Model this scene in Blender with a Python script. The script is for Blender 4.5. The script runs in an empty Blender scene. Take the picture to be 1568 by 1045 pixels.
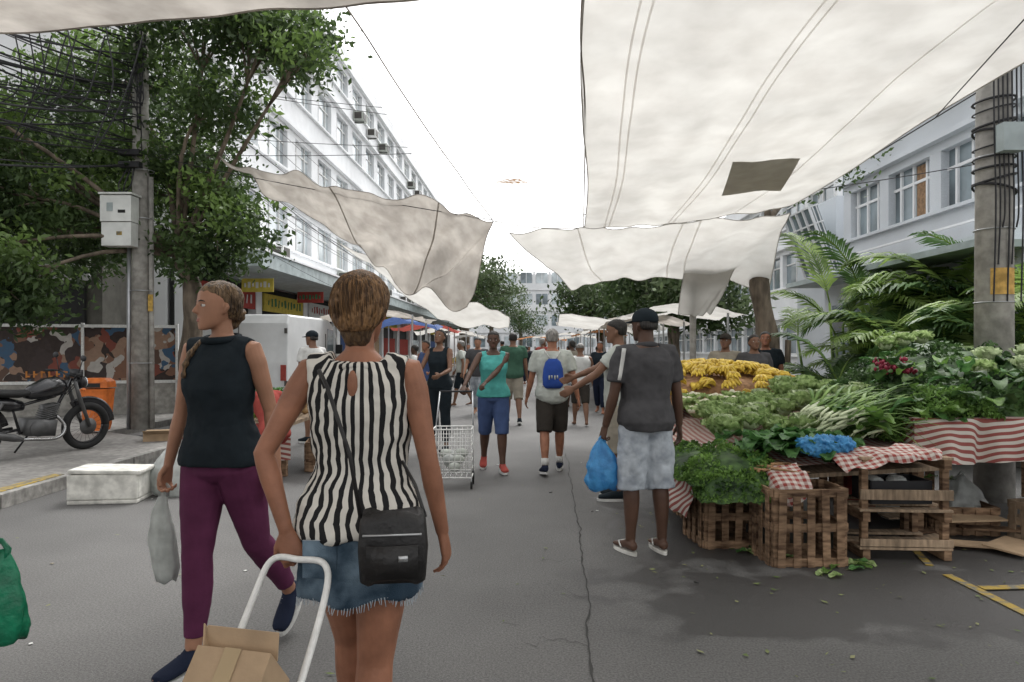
import bpy, bmesh, math, random, time
import numpy as np
from mathutils import Vector, Matrix, noise
random.seed(7); rng=np.random.default_rng(7)
T0=time.time()
sc=bpy.context.scene
COL=sc.collection
pi=math.pi
# ---------------------------------------------------------------- materials
def node(nt,t,**k):
    n=nt.nodes.new(t)
    for a,b in k.items(): setattr(n,a,b)
    return n
def c4(c): return (c[0],c[1],c[2],1)
def pmat(name,c,r=.8,var=.2,sc=6,bump=0,bs=40,c2=None,trans=0,metal=0,st=(1,1,1),spec=.3,det=5,lo=.35,hi=.65,alpha=0,big=0,bigs=.6,damp=None):
    m=bpy.data.materials.new(name); m.use_nodes=True; nt=m.node_tree; nt.nodes.clear(); L=nt.links.new
    out=node(nt,'ShaderNodeOutputMaterial'); pb=node(nt,'ShaderNodeBsdfPrincipled')
    tc=node(nt,'ShaderNodeTexCoord'); mp=node(nt,'ShaderNodeMapping'); mp.inputs['Scale'].default_value=st
    L(tc.outputs['Object'],mp.inputs['Vector'])
    nz=node(nt,'ShaderNodeTexNoise'); nz.inputs['Scale'].default_value=sc; nz.inputs['Detail'].default_value=det
    L(mp.outputs[0],nz.inputs['Vector'])
    rp=node(nt,'ShaderNodeValToRGB'); L(nz.outputs['Fac'],rp.inputs[0])
    rp.color_ramp.elements[0].position=lo; rp.color_ramp.elements[1].position=hi
    rp.color_ramp.elements[0].color=c4([x*(1-var) for x in c])
    rp.color_ramp.elements[1].color=c4(c2 if c2 else [min(1,x*(1+var)) for x in c])
    col=rp.outputs[0]
    if big:
        n2=node(nt,'ShaderNodeTexNoise'); n2.inputs['Scale'].default_value=bigs; n2.inputs['Detail'].default_value=6
        L(tc.outputs['Object'],n2.inputs['Vector'])
        r2=node(nt,'ShaderNodeValToRGB'); L(n2.outputs['Fac'],r2.inputs[0])
        r2.color_ramp.elements[0].position=.38; r2.color_ramp.elements[1].position=.62
        r2.color_ramp.elements[0].color=(1-big,1-big,1-big,1); r2.color_ramp.elements[1].color=(1,1,1,1)
        mx=node(nt,'ShaderNodeMix',data_type='RGBA',blend_type='MULTIPLY'); mx.inputs[0].default_value=1
        L(col,mx.inputs[6]); L(r2.outputs[0],mx.inputs[7]); col=mx.outputs[2]
    pb.inputs['Roughness'].default_value=r; pb.inputs['Metallic'].default_value=metal
    pb.inputs['Specular IOR Level'].default_value=spec
    if damp:
        # damp, trodden stains spreading from the stall (elliptical falloff broken up by noise)
        x,y,z=xyz(nt,tc.outputs['Object']); tot=None
        for cx,cy,rx,ry in damp:
            a=mth(nt,'DIVIDE',mth(nt,'SUBTRACT',x,cx),rx); b=mth(nt,'DIVIDE',mth(nt,'SUBTRACT',y,cy),ry)
            q=mth(nt,'SUBTRACT',1.0,mth(nt,'SQRT',mth(nt,'ADD',mth(nt,'MULTIPLY',a,a),mth(nt,'MULTIPLY',b,b))))
            q=mth(nt,'MAXIMUM',q,0.0); tot=q if tot is None else mth(nt,'MAXIMUM',tot,q)
        n4=nzv(nt,tc.outputs['Object'],2.6,9); n4=mth(nt,'SUBTRACT',n4,.5)
        f=node(nt,'ShaderNodeMapRange'); L(mth(nt,'ADD',mth(nt,'MULTIPLY',tot,.9),mth(nt,'MULTIPLY',n4,2.4)),f.inputs[0]); f.inputs[1].default_value=.12; f.inputs[2].default_value=.36
        ff=mth(nt,'MULTIPLY',f.outputs[0],mth(nt,'MINIMUM',mth(nt,'MULTIPLY',tot,5.0),1.0))
        col=mixc(nt,mth(nt,'MULTIPLY',ff,.72),col,(.032,.030,.029))
        L(mth(nt,'SUBTRACT',r,mth(nt,'MULTIPLY',ff,.32)),pb.inputs['Roughness'])
    L(col,pb.inputs['Base Color'])
    if bump:
        b=node(nt,'ShaderNodeBump'); b.inputs['Strength'].default_value=bump; b.inputs['Distance'].default_value=.01
        n3=node(nt,'ShaderNodeTexNoise'); n3.inputs['Scale'].default_value=bs; n3.inputs['Detail'].default_value=4
        L(mp.outputs[0],n3.inputs['Vector']); L(n3.outputs['Fac'],b.inputs['Height']); L(b.outputs[0],pb.inputs['Normal'])
    sh=pb.outputs[0]
    if trans:
        tr=node(nt,'ShaderNodeBsdfTranslucent'); L(col,tr.inputs[0]); ms=node(nt,'ShaderNodeMixShader'); ms.inputs[0].default_value=trans
        L(sh,ms.inputs[1]); L(tr.outputs[0],ms.inputs[2]); sh=ms.outputs[0]
    if alpha:
        tp=node(nt,'ShaderNodeBsdfTransparent'); ms=node(nt,'ShaderNodeMixShader'); ms.inputs[0].default_value=alpha
        L(sh,ms.inputs[1]); L(tp.outputs[0],ms.inputs[2]); sh=ms.outputs[0]
    L(sh,out.inputs[0]); return m
def expr_mat(name,build,r=.8,trans=0,bump=0,bs=60):
    m=bpy.data.materials.new(name); m.use_nodes=True; nt=m.node_tree; nt.nodes.clear(); L=nt.links.new
    out=node(nt,'ShaderNodeOutputMaterial'); pb=node(nt,'ShaderNodeBsdfPrincipled')
    tc=node(nt,'ShaderNodeTexCoord'); col=build(nt,tc.outputs['Object'])
    L(col,pb.inputs['Base Color']); pb.inputs['Roughness'].default_value=r; pb.inputs['Specular IOR Level'].default_value=.2
    if bump:
        b=node(nt,'ShaderNodeBump'); b.inputs['Strength'].default_value=bump; b.inputs['Distance'].default_value=.01
        n3=node(nt,'ShaderNodeTexNoise'); n3.inputs['Scale'].default_value=bs; L(tc.outputs['Object'],n3.inputs['Vector'])
        L(n3.outputs['Fac'],b.inputs['Height']); L(b.outputs[0],pb.inputs['Normal'])
    L(pb.outputs[0],out.inputs[0]); return m
def mth(nt,op,a,b=None,c=None):
    n=node(nt,'ShaderNodeMath',operation=op)
    for i,x in enumerate((a,b,c)):
        if x is None: continue
        if isinstance(x,(int,float)): n.inputs[i].default_value=x
        else: nt.links.new(x,n.inputs[i])
    return n.outputs[0]
def xyz(nt,o):
    s=node(nt,'ShaderNodeSeparateXYZ'); nt.links.new(o,s.inputs[0]); return s.outputs
def mixc(nt,f,a,b):
    n=node(nt,'ShaderNodeMix',data_type='RGBA')
    if isinstance(f,(int,float)): n.inputs[0].default_value=f
    else: nt.links.new(f,n.inputs[0])
    for i,x in ((6,a),(7,b)):
        if isinstance(x,tuple): n.inputs[i].default_value=c4(x)
        else: nt.links.new(x,n.inputs[i])
    return n.outputs[2]
def nzv(nt,o,scale,det=3):
    n=node(nt,'ShaderNodeTexNoise'); n.inputs['Scale'].default_value=scale; n.inputs['Detail'].default_value=det
    nt.links.new(o,n.inputs['Vector']); return n.outputs['Fac']
# ---------------------------------------------------------------- mesh tools
def cr(P,n):
    P=np.array(P,float); k=len(P)
    if k==2:
        t=np.linspace(0,1,n)[:,None]; return P[0]*(1-t)+P[1]*t
    Q=np.vstack([2*P[0]-P[1],P,2*P[-1]-P[-2]]); out=[]
    for t in np.linspace(0,k-1,n):
        i=min(int(t),k-2); f=t-i; a,b,c,d=Q[i],Q[i+1],Q[i+2],Q[i+3]
        out.append(.5*((2*b)+(-a+c)*f+(2*a-5*b+4*c-d)*f*f+(-a+3*b-3*c+d)*f**3))
    return np.array(out)
def patch(ctrl,nu,nv):
    rows=[cr(r,nu) for r in ctrl]; R=np.array(rows)
    return np.array([cr(R[:,i],nv) for i in range(nu)])
class MB:
    def __init__(s): s.v=[];s.f=[];s.m=[];s.mats=[]
    def mi(s,m):
        if m not in s.mats: s.mats.append(m)
        return s.mats.index(m)
    def add(s,V,F,m):
        o=len(s.v); i=s.mi(m)
        s.v.extend([tuple(map(float,p)) for p in V]); s.f.extend([tuple(o+k for k in f) for f in F]); s.m.extend([i]*len(F)); return s
    def box(s,c,d,m,R=None):
        x,y,z=[q/2 for q in d]
        V=[Vector(p) for p in ((-x,-y,-z),(x,-y,-z),(x,y,-z),(-x,y,-z),(-x,-y,z),(x,-y,z),(x,y,z),(-x,y,z))]
        if R is not None:
            if isinstance(R,(int,float)): R=Matrix.Rotation(R,3,'Z')
            V=[R@p for p in V]
        V=[p+Vector(c) for p in V]
        return s.add(V,[(0,3,2,1),(4,5,6,7),(0,1,5,4),(1,2,6,5),(2,3,7,6),(3,0,4,7)],m)
    def tube(s,P,r,m,n=8,ry=None,up=(0,0,1),cap=True):
        V,F=tubegeo(P,r,n,ry,up); return s.add(V,F,m)
    def grid(s,G,m):
        nu,nv=G.shape[:2]; F=[(i*nv+j,(i+1)*nv+j,(i+1)*nv+j+1,i*nv+j+1) for i in range(nu-1) for j in range(nv-1)]
        return s.add(G.reshape(-1,3),F,m)
    def ell(s,c,r,m,n=12,k=8,R=None):
        V=[];F=[]
        for j in range(1,k):
            a=pi*j/k
            for i in range(n):
                b=2*pi*i/n; p=Vector((r[0]*math.sin(a)*math.cos(b),r[1]*math.sin(a)*math.sin(b),r[2]*math.cos(a)))
                V.append((R@p if R is not None else p)+Vector(c))
        t=Vector((0,0,r[2]))
        V.append((R@t if R is not None else t)+Vector(c)); V.append((R@-t if R is not None else -t)+Vector(c))
        T=len(V)-2
        for j in range(k-2):
            for i in range(n): F.append((j*n+i,(j+1)*n+i,(j+1)*n+(i+1)%n,j*n+(i+1)%n))
        for i in range(n):
            F.append((T,i,(i+1)%n)); F.append((T+1,(k-2)*n+(i+1)%n,(k-2)*n+i))
        return s.add(V,F,m)
    def obj(s,name,parent=None,loc=None,rz=0,smooth=False,bevel=0):
        me=bpy.data.meshes.new(name); me.from_pydata(s.v,[],s.f)
        for m in s.mats: me.materials.append(m)
        me.polygons.foreach_set('material_index',s.m)
        if smooth: me.polygons.foreach_set('use_smooth',[True]*len(s.f))
        me.update(); o=bpy.data.objects.new(name,me); COL.objects.link(o)
        if parent: o.parent=parent
        if loc: o.location=loc
        o.rotation_euler[2]=rz
        if bevel:
            b=o.modifiers.new('bevel','BEVEL'); b.width=bevel; b.segments=2; b.limit_method='ANGLE'
        return o
def tubegeo(P,r,n=8,ry=None,up=(0,0,1)):
    P=[Vector(p) for p in P]; k=len(P)
    if isinstance(r,(int,float)): r=[r]*k
    if ry is None: ry=r
    elif isinstance(ry,(int,float)): ry=[ry]*k
    V=[];F=[];a=None
    for i in range(k):
        t=(P[min(i+1,k-1)]-P[max(i-1,0)]).normalized()
        if a is None:
            u=Vector(up)
            if abs(t.dot(u))>.95: u=Vector((0,1,0)) if abs(t.y)<.9 else Vector((1,0,0))
            a=t.cross(u).normalized()
        else: a=(a-t*a.dot(t)).normalized()
        b=t.cross(a)
        for j in range(n):
            q=2*pi*j/n; V.append(P[i]+a*(r[i]*math.cos(q))+b*(ry[i]*math.sin(q)))
    for i in range(k-1):
        for j in range(n): F.append((i*n+j,i*n+(j+1)%n,(i+1)*n+(j+1)%n,(i+1)*n+j))
    F.append(tuple(range(n-1,-1,-1))); F.append(tuple((k-1)*n+j for j in range(n)))
    return V,F
def empty(name,loc=(0,0,0),rz=0):
    e=bpy.data.objects.new(name,None); COL.objects.link(e); e.location=loc; e.rotation_euler[2]=rz; e.empty_display_size=.1; return e
def quadmesh(name,V,mat,parent=None,mats=None,mi=None):
    n=len(V); me=bpy.data.meshes.new(name)
    me.vertices.add(4*n); me.vertices.foreach_set('co',V.reshape(-1).astype(np.float32))
    me.loops.add(4*n); me.loops.foreach_set('vertex_index',np.arange(4*n,dtype=np.int32))
    me.polygons.add(n); me.polygons.foreach_set('loop_start',np.arange(0,4*n,4,dtype=np.int32)); me.polygons.foreach_set('loop_total',np.full(n,4,dtype=np.int32))
    for m in (mats or [mat]): me.materials.append(m)
    if mi is not None: me.polygons.foreach_set('material_index',mi.astype(np.int32))
    me.update(); me.validate(); o=bpy.data.objects.new(name,me); COL.objects.link(o)
    if parent: o.parent=parent
    return o
def leaves(pts,size,asp=.45,droop=.3,bias=None):
    n=len(pts); d=rng.normal(size=(n,3)); d[:,2]-=droop
    if bias is not None: d+=bias
    d/=np.linalg.norm(d,axis=1)[:,None]; q=rng.normal(size=(n,3)); s=np.cross(d,q); s/=np.linalg.norm(s,axis=1)[:,None]
    L=(size*rng.uniform(.6,1.35,n))[:,None]
    return np.stack([pts-d*L/2,pts+s*L*asp/2,pts+d*L/2,pts-s*L*asp/2],1)
# ---------------------------------------------------------------- palette
ASPH=pmat('asphalt',(.128,.125,.121),r=.82,var=.25,sc=90,bump=.4,bs=180,big=.26,bigs=.55,det=3,
  damp=[(2.3,4.1,2.3,.95),(1.45,3.7,1.1,.45),(3.4,4.9,2.0,1.3),(1.3,5.3,.7,.9),(2.6,6.5,2.2,1.8),(-2.6,8.2,1.5,1.2)])
WALK=pmat('pavement_concrete',(.24,.23,.215),r=.9,var=.2,sc=14,bump=.3,bs=90,big=.35,bigs=.9)
KERB=pmat('kerb_stone',(.30,.29,.27),var=.25,sc=12,bump=.3,big=.3,bigs=3)
YEL=pmat('worn_yellow_paint',(.46,.32,.07),var=.3,sc=16,c2=(.15,.14,.11),lo=.45,hi=.60,det=8)
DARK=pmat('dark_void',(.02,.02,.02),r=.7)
CRK=pmat('crack_tar',(.035,.034,.032),r=.8)
CONC=pmat('pole_concrete',(.36,.345,.315),var=.22,sc=10,bump=.25,bs=50,big=.3,bigs=1.8)
WHITEB=pmat('white_render',(.78,.79,.80),r=.85,var=.04,sc=2,big=.10,bigs=.3)
BLUEB=pmat('pale_mosaic_wall',(.58,.61,.64),r=.6,var=.08,sc=60,bump=.1,big=.1)
GLASS=pmat('window_glass',(.16,.20,.22),r=.12,var=.5,sc=.8,spec=.8)
GLASSL=pmat('window_glass_pale',(.46,.51,.53),r=.2,var=.35,sc=.7,spec=.8)
FRAME=pmat('window_frame',(.66,.66,.65),r=.5,var=.08)
DFRAME=pmat('dark_frame',(.06,.055,.05),r=.5)
CANOPY=pmat('grey_canopy',(.36,.41,.41),var=.15,sc=4)
METAL=pmat('galvanised_metal',(.45,.46,.47),r=.35,metal=.7,var=.1)
WMETAL=pmat('white_painted_tube',(.70,.70,.68),r=.4,var=.1,sc=30)
BLACKP=pmat('black_plastic',(.018,.018,.02),r=.45,var=.2)
RUB=pmat('rubber',(.02,.02,.02),r=.85)
CABLE=pmat('cable_black',(.025,.025,.027),r=.6)
BARK=pmat('bark',(.15,.12,.09),var=.45,sc=9,bump=.9,bs=25,st=(1,1,.3))
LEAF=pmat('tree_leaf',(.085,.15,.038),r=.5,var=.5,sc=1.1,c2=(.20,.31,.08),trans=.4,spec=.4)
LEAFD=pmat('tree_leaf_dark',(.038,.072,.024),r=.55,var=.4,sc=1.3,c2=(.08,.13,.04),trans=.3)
LEAFFAR=pmat('far_leaf',(.07,.10,.05),r=.7,var=.4,sc=.5,c2=(.14,.19,.09),trans=.3)
PALM=pmat('palm_leaf',(.13,.23,.055),r=.45,var=.4,sc=2,c2=(.32,.45,.12),trans=.45)
PALMD=pmat('palm_leaf_dark',(.045,.10,.032),r=.45,var=.4,sc=2,c2=(.09,.17,.05),trans=.3)
WOOD=pmat('crate_wood',(.17,.095,.055),r=.9,var=.45,sc=7,bump=.4,bs=40,st=(1,1,5),c2=(.34,.22,.135),big=.4,bigs=3)
WOODL=pmat('pale_wood',(.34,.25,.17),r=.9,var=.3,sc=7,bump=.3,bs=40,st=(6,1,1),big=.4,bigs=3)
CARD=pmat('cardboard',(.40,.285,.18),r=.9,var=.1,sc=9,bump=.15,big=.18,bigs=6)
STYRO=pmat('styrofoam',(.66,.65,.60),r=.9,var=.12,sc=12,bump=.2,bs=120,big=.25,bigs=6)
TARP=pmat('tarp_cotton',(.52,.50,.465),r=.9,var=.05,sc=3,trans=.62,bump=.3,bs=6,c2=(.585,.57,.535),big=.14,bigs=1.2,spec=.05)
TARPS=pmat('tarp_seam_tape',(.75,.73,.70),r=.9,var=.03,trans=.85,spec=.05)
TARPB=pmat('tarp_thin_bright',(.93,.93,.93),r=.9,var=.02,sc=3,trans=.72,c2=(.95,.95,.95),alpha=.25,spec=.05)
TARPD=pmat('tarp_grimy',(.45,.41,.365),r=.9,var=.16,sc=4,trans=.5,bump=.3,bs=8,big=.28,bigs=1.5,spec=.05,c2=(.54,.50,.45))
TARPP=pmat('tarp_patch',(.36,.34,.30),r=.9,trans=.3,var=.08)
RUST=pmat('rust_stain',(.50,.28,.12),trans=.6,var=.3,sc=25,c2=(.93,.93,.93),lo=.4,hi=.55)
SK=dict(
 tan=pmat('skin_tan',(.34,.175,.11),r=.5,var=.10,sc=10,bump=.06,bs=150),
 tan2=pmat('skin_sunburnt',(.28,.125,.074),r=.5,var=.18,sc=12,bump=.12,bs=110),
 dark=pmat('skin_dark',(.085,.045,.030),r=.45,var=.1,sc=12,bump=.05,bs=150),
 brown=pmat('skin_brown',(.18,.095,.06),r=.5,var=.1,sc=12,bump=.05,bs=150))
def hairm(n,a,b): return pmat(n,a,r=.5,var=.3,sc=34,c2=b,st=(3,3,.35),bump=.9,bs=60,spec=.35)
H_BLOND=hairm('hair_copper_brown',(.105,.052,.023),(.30,.165,.07)); H_LIGHT=hairm('hair_streaked_brown',(.045,.028,.017),(.23,.145,.075)); H_NAPE=hairm('hair_nape_dark',(.05,.028,.014),(.13,.075,.035))
H_BLACK=hairm('hair_black',(.012,.010,.009),(.03,.026,.022)); H_GREY=hairm('hair_grey',(.16,.155,.14),(.32,.30,.28))
EYEW=pmat('eye_white',(.6,.57,.54),r=.2,var=.02); EYED=pmat('eye_dark',(.03,.018,.01),r=.1); LIP=pmat('lips',(.30,.11,.09),r=.4,var=.05); LIPD=pmat('lips_dark',(.10,.035,.03),r=.4,var=.05)
def cloth(n,c,var=.12,r=.9,**k): return pmat(n,c,r=r,var=var,sc=9,bump=.4,bs=18,spec=.1,**k)
C_BLACK=cloth('cloth_black',(.016,.022,.027)); C_PURP=cloth('leggings_purple',(.105,.027,.066),r=.7); C_GREY=cloth('polo_charcoal',(.066,.065,.068))
C_TEE=cloth('tee_light_grey',(.40,.42,.385)); C_DKSH=cloth('shorts_dark',(.04,.035,.03)); C_TURQ=cloth('tank_turquoise',(.08,.33,.30)); C_BLUE=cloth('shorts_blue',(.055,.085,.18))
C_WHITE=cloth('cloth_white',(.56,.56,.54)); C_YEL=cloth('cloth_yellow',(.62,.55,.10)); C_RED=cloth('cloth_red',(.27,.055,.045)); C_GREEN=cloth('cloth_green',(.05,.11,.075))
C_DEN=pmat('denim_light',(.31,.345,.39),r=.9,var=.25,sc=9,bump=.3,bs=300,c2=(.46,.50,.54)); C_DEN2=pmat('denim_blue',(.030,.060,.095),r=.9,var=.3,sc=6,bump=.35,bs=300,c2=(.22,.30,.37),lo=.44,hi=.72)
C_KHAKI=cloth('cloth_khaki',(.26,.235,.19)); C_NAVY=cloth('cloth_navy',(.015,.020,.038)); C_ROY=cloth('bag_royal_blue',(.03,.07,.28))
BAGB=pmat('plastic_bag_blue',(.05,.28,.62),r=.35,var=.2,sc=14,trans=.35,bump=.9,bs=26,spec=.5,c2=(.10,.40,.75))
BAGW=pmat('plastic_bag_white',(.55,.57,.55),r=.35,var=.15,sc=14,trans=.4,bump=.9,bs=26,spec=.5)
BAGG=pmat('plastic_bag_green',(.01,.20,.10),r=.4,var=.3,sc=14,trans=.2,bump=.9,bs=26,spec=.5)
def b_str(nt,o):
    x,y,z=xyz(nt,o)
    a=mth(nt,'ARCTAN2',x,mth(nt,'MULTIPLY',y,-1.0))
    u=mth(nt,'MULTIPLY',a,.15)
    k=mth(nt,'MULTIPLY',mth(nt,'MAXIMUM',mth(nt,'SUBTRACT',1.22,z),.0),.18)
    w=mth(nt,'MULTIPLY',mth(nt,'SUBTRACT',nzv(nt,o,9,2),.5),k)
    w2=mth(nt,'MULTIPLY',mth(nt,'SUBTRACT',nzv(nt,o,4,1),.5),.014)
    zig=mth(nt,'MULTIPLY',mth(nt,'PINGPONG',z,.045),mth(nt,'MULTIPLY',k,6.0))
    u=mth(nt,'ADD',mth(nt,'ADD',mth(nt,'ADD',u,w),w2),zig)
    f=mth(nt,'GREATER_THAN',mth(nt,'FRACT',mth(nt,'DIVIDE',u,.034)),.48)
    return mixc(nt,f,(.014,.014,.015),(.60,.575,.52))
C_STR=expr_mat('blouse_black_white_stripes',b_str,bump=.4,bs=20)
def b_cs(nt,o):
    x,y,z=xyz(nt,o); u=mth(nt,'ADD',mth(nt,'ADD',z,mth(nt,'MULTIPLY',y,.6)),mth(nt,'MULTIPLY',nzv(nt,o,3,1),.05))
    f=mth(nt,'GREATER_THAN',mth(nt,'FRACT',mth(nt,'DIVIDE',u,.055)),.5)
    return mixc(nt,f,(.25,.075,.065),(.50,.46,.41))
CL_STR=expr_mat('stall_cloth_red_stripes',b_cs)
def b_gg(nt,o):
    x,y,z=xyz(nt,o)
    a=mth(nt,'GREATER_THAN',mth(nt,'FRACT',mth(nt,'DIVIDE',mth(nt,'ADD',x,mth(nt,'MULTIPLY',z,.3)),.05)),.5)
    b=mth(nt,'GREATER_THAN',mth(nt,'FRACT',mth(nt,'DIVIDE',mth(nt,'ADD',y,z),.05)),.5)
    return mixc(nt,mth(nt,'MULTIPLY',mth(nt,'ADD',a,b),.5),(.28,.06,.05),(.56,.52,.47))
CL_GING=expr_mat('stall_cloth_gingham',b_gg)
def b_mural(nt,o):
    v=node(nt,'ShaderNodeTexVoronoi'); v.inputs['Scale'].default_value=1.0; mp=node(nt,'ShaderNodeMapping'); mp.inputs['Scale'].default_value=(4.6,4.6,3.2)
    nn=node(nt,'ShaderNodeTexNoise'); nn.inputs['Scale'].default_value=2.3; nt.links.new(o,nn.inputs['Vector'])
    va=node(nt,'ShaderNodeVectorMath',operation='ADD'); nt.links.new(o,va.inputs[0]); nt.links.new(nn.outputs['Color'],va.inputs[1])
    nt.links.new(va.outputs[0],mp.inputs['Vector']); nt.links.new(mp.outputs[0],v.inputs['Vector'])
    s=node(nt,'ShaderNodeSeparateColor'); nt.links.new(v.outputs['Color'],s.inputs[0])
    r=node(nt,'ShaderNodeValToRGB'); nt.links.new(s.outputs[0],r.inputs[0]); r.color_ramp.interpolation='CONSTANT'
    cols=[(0,(.03,.022,.02)),(.28,(.24,.12,.075)),(.40,(.36,.23,.16)),(.50,(.04,.03,.03)),(.62,(.24,.06,.04)),(.69,(.04,.12,.22)),(.80,(.55,.52,.48)),(.93,(.12,.07,.05))]
    r.color_ramp.elements[0].color=c4(cols[0][1]); r.color_ramp.elements[1].position=cols[1][0]; r.color_ramp.elements[1].color=c4(cols[1][1])
    for p,c in cols[2:]: e=r.color_ramp.elements.new(p); e.color=c4(c)
    return mixc(nt,mth(nt,'MULTIPLY',nzv(nt,o,14,4),.5),r.outputs[0],(.10,.07,.06))
MURAL=expr_mat('mural_print',b_mural,r=.4)
# ---------------------------------------------------------------- people
TM=[(.80,.06,.06,0),(.84,.13,.10,-.005),(.90,.165,.118,-.014),(.97,.162,.114,-.008),(1.06,.148,.104,0),(1.15,.154,.108,0),(1.25,.172,.120,0),(1.33,.178,.112,-.006),(1.385,.150,.086,-.012),(1.42,.10,.068,-.015),(1.45,.060,.058,-.012)]
TF=[(.80,.06,.06,0),(.84,.14,.105,-.005),(.90,.172,.122,-.020),(.97,.162,.112,-.012),(1.06,.128,.092,0),(1.13,.130,.094,.003),(1.22,.146,.112,.010),(1.30,.150,.102,.002),(1.37,.138,.078,-.010),(1.41,.09,.058,-.015),(1.45,.048,.050,-.012)]
AR=[(0,.052),(.3,.050),(.6,.042),(1,.036),(1.25,.039),(1.6,.032),(2,.0250)]
LR=[(0,.088),(.3,.085),(.6,.073),(.85,.060),(1,.055),(1.25,.057),(1.5,.051),(1.8,.037),(2,.034)]
HEAD=[(0,.018,.016,.070),(.012,.034,.034,.055),(.03,.046,.055,.036),(.055,.056,.070,.022),(.08,.063,.081,.012),(.11,.068,.090,.004),(.14,.072,.096,-.001),(.17,.071,.095,-.004),(.195,.062,.083,-.006),(.213,.043,.058,-.006),(.224,.018,.025,-.006)]
def rings(tab,T,off=0,n=20,sx=1,pw=2.3):
    R=[]
    for z,w,d,yo in tab:
        r=[]
        for j in range(n):
            a=2*pi*j/n; ca,sa=math.cos(a),math.sin(a)
            x=math.copysign(abs(ca)**(2/pw),ca)*(w*sx+off); y=math.copysign(abs(sa)**(2/pw),sa)*(d*sx+off)+yo
            r.append(T(Vector((x,y,z))))
        R.append(r)
    return R
def loftgeo(R):
    n=len(R[0]); V=[p for r in R for p in r]; F=[]
    for i in range(len(R)-1):
        for j in range(n): F.append((i*n+j,i*n+(j+1)%n,(i+1)*n+(j+1)%n,(i+1)*n+j))
    F.append(tuple(range(n-1,-1,-1))); F.append(tuple((len(R)-1)*n+j for j in range(n))); return V,F
def tabi(tab,z0,z1,step=.02):
    t=np.array(tab); zs=np.arange(z0,z1+1e-6,step)
    if len(zs)<2 or zs[-1]<z1-1e-4: zs=list(zs)+[z1]
    return [(z,)+tuple(np.interp(z,t[:,0],t[:,k]) for k in (1,2,3)) for z in zs]
def volume(name,mb,parent,vox,it=3,disp=0,dsz=.12,fac=.5):
    o=mb.obj(name,parent,smooth=True)
    m=o.modifiers.new('remesh','REMESH'); m.mode='VOXEL'; m.voxel_size=vox; m.use_smooth_shade=True
    s=o.modifiers.new('smooth','SMOOTH'); s.factor=fac; s.iterations=it
    if disp:
        t=bpy.data.textures.new(name+'_folds','CLOUDS'); t.noise_scale=dsz; t.noise_depth=2
        d=o.modifiers.new('folds','DISPLACE'); d.texture=t; d.strength=disp; d.mid_level=.5; d.texture_coords='LOCAL'
    return o
def ik(S,Tg,a,b,pole):
    v=Tg-S; d=min(v.length,(a+b)*.995); v=v.normalized(); Tg=S+v*d
    x=(a*a-b*b+d*d)/(2*d); h=math.sqrt(max(a*a-x*x,0)); p=(pole-v*pole.dot(v)).normalized()
    return S+v*x+p*h,Tg
ARMS=[]
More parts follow.
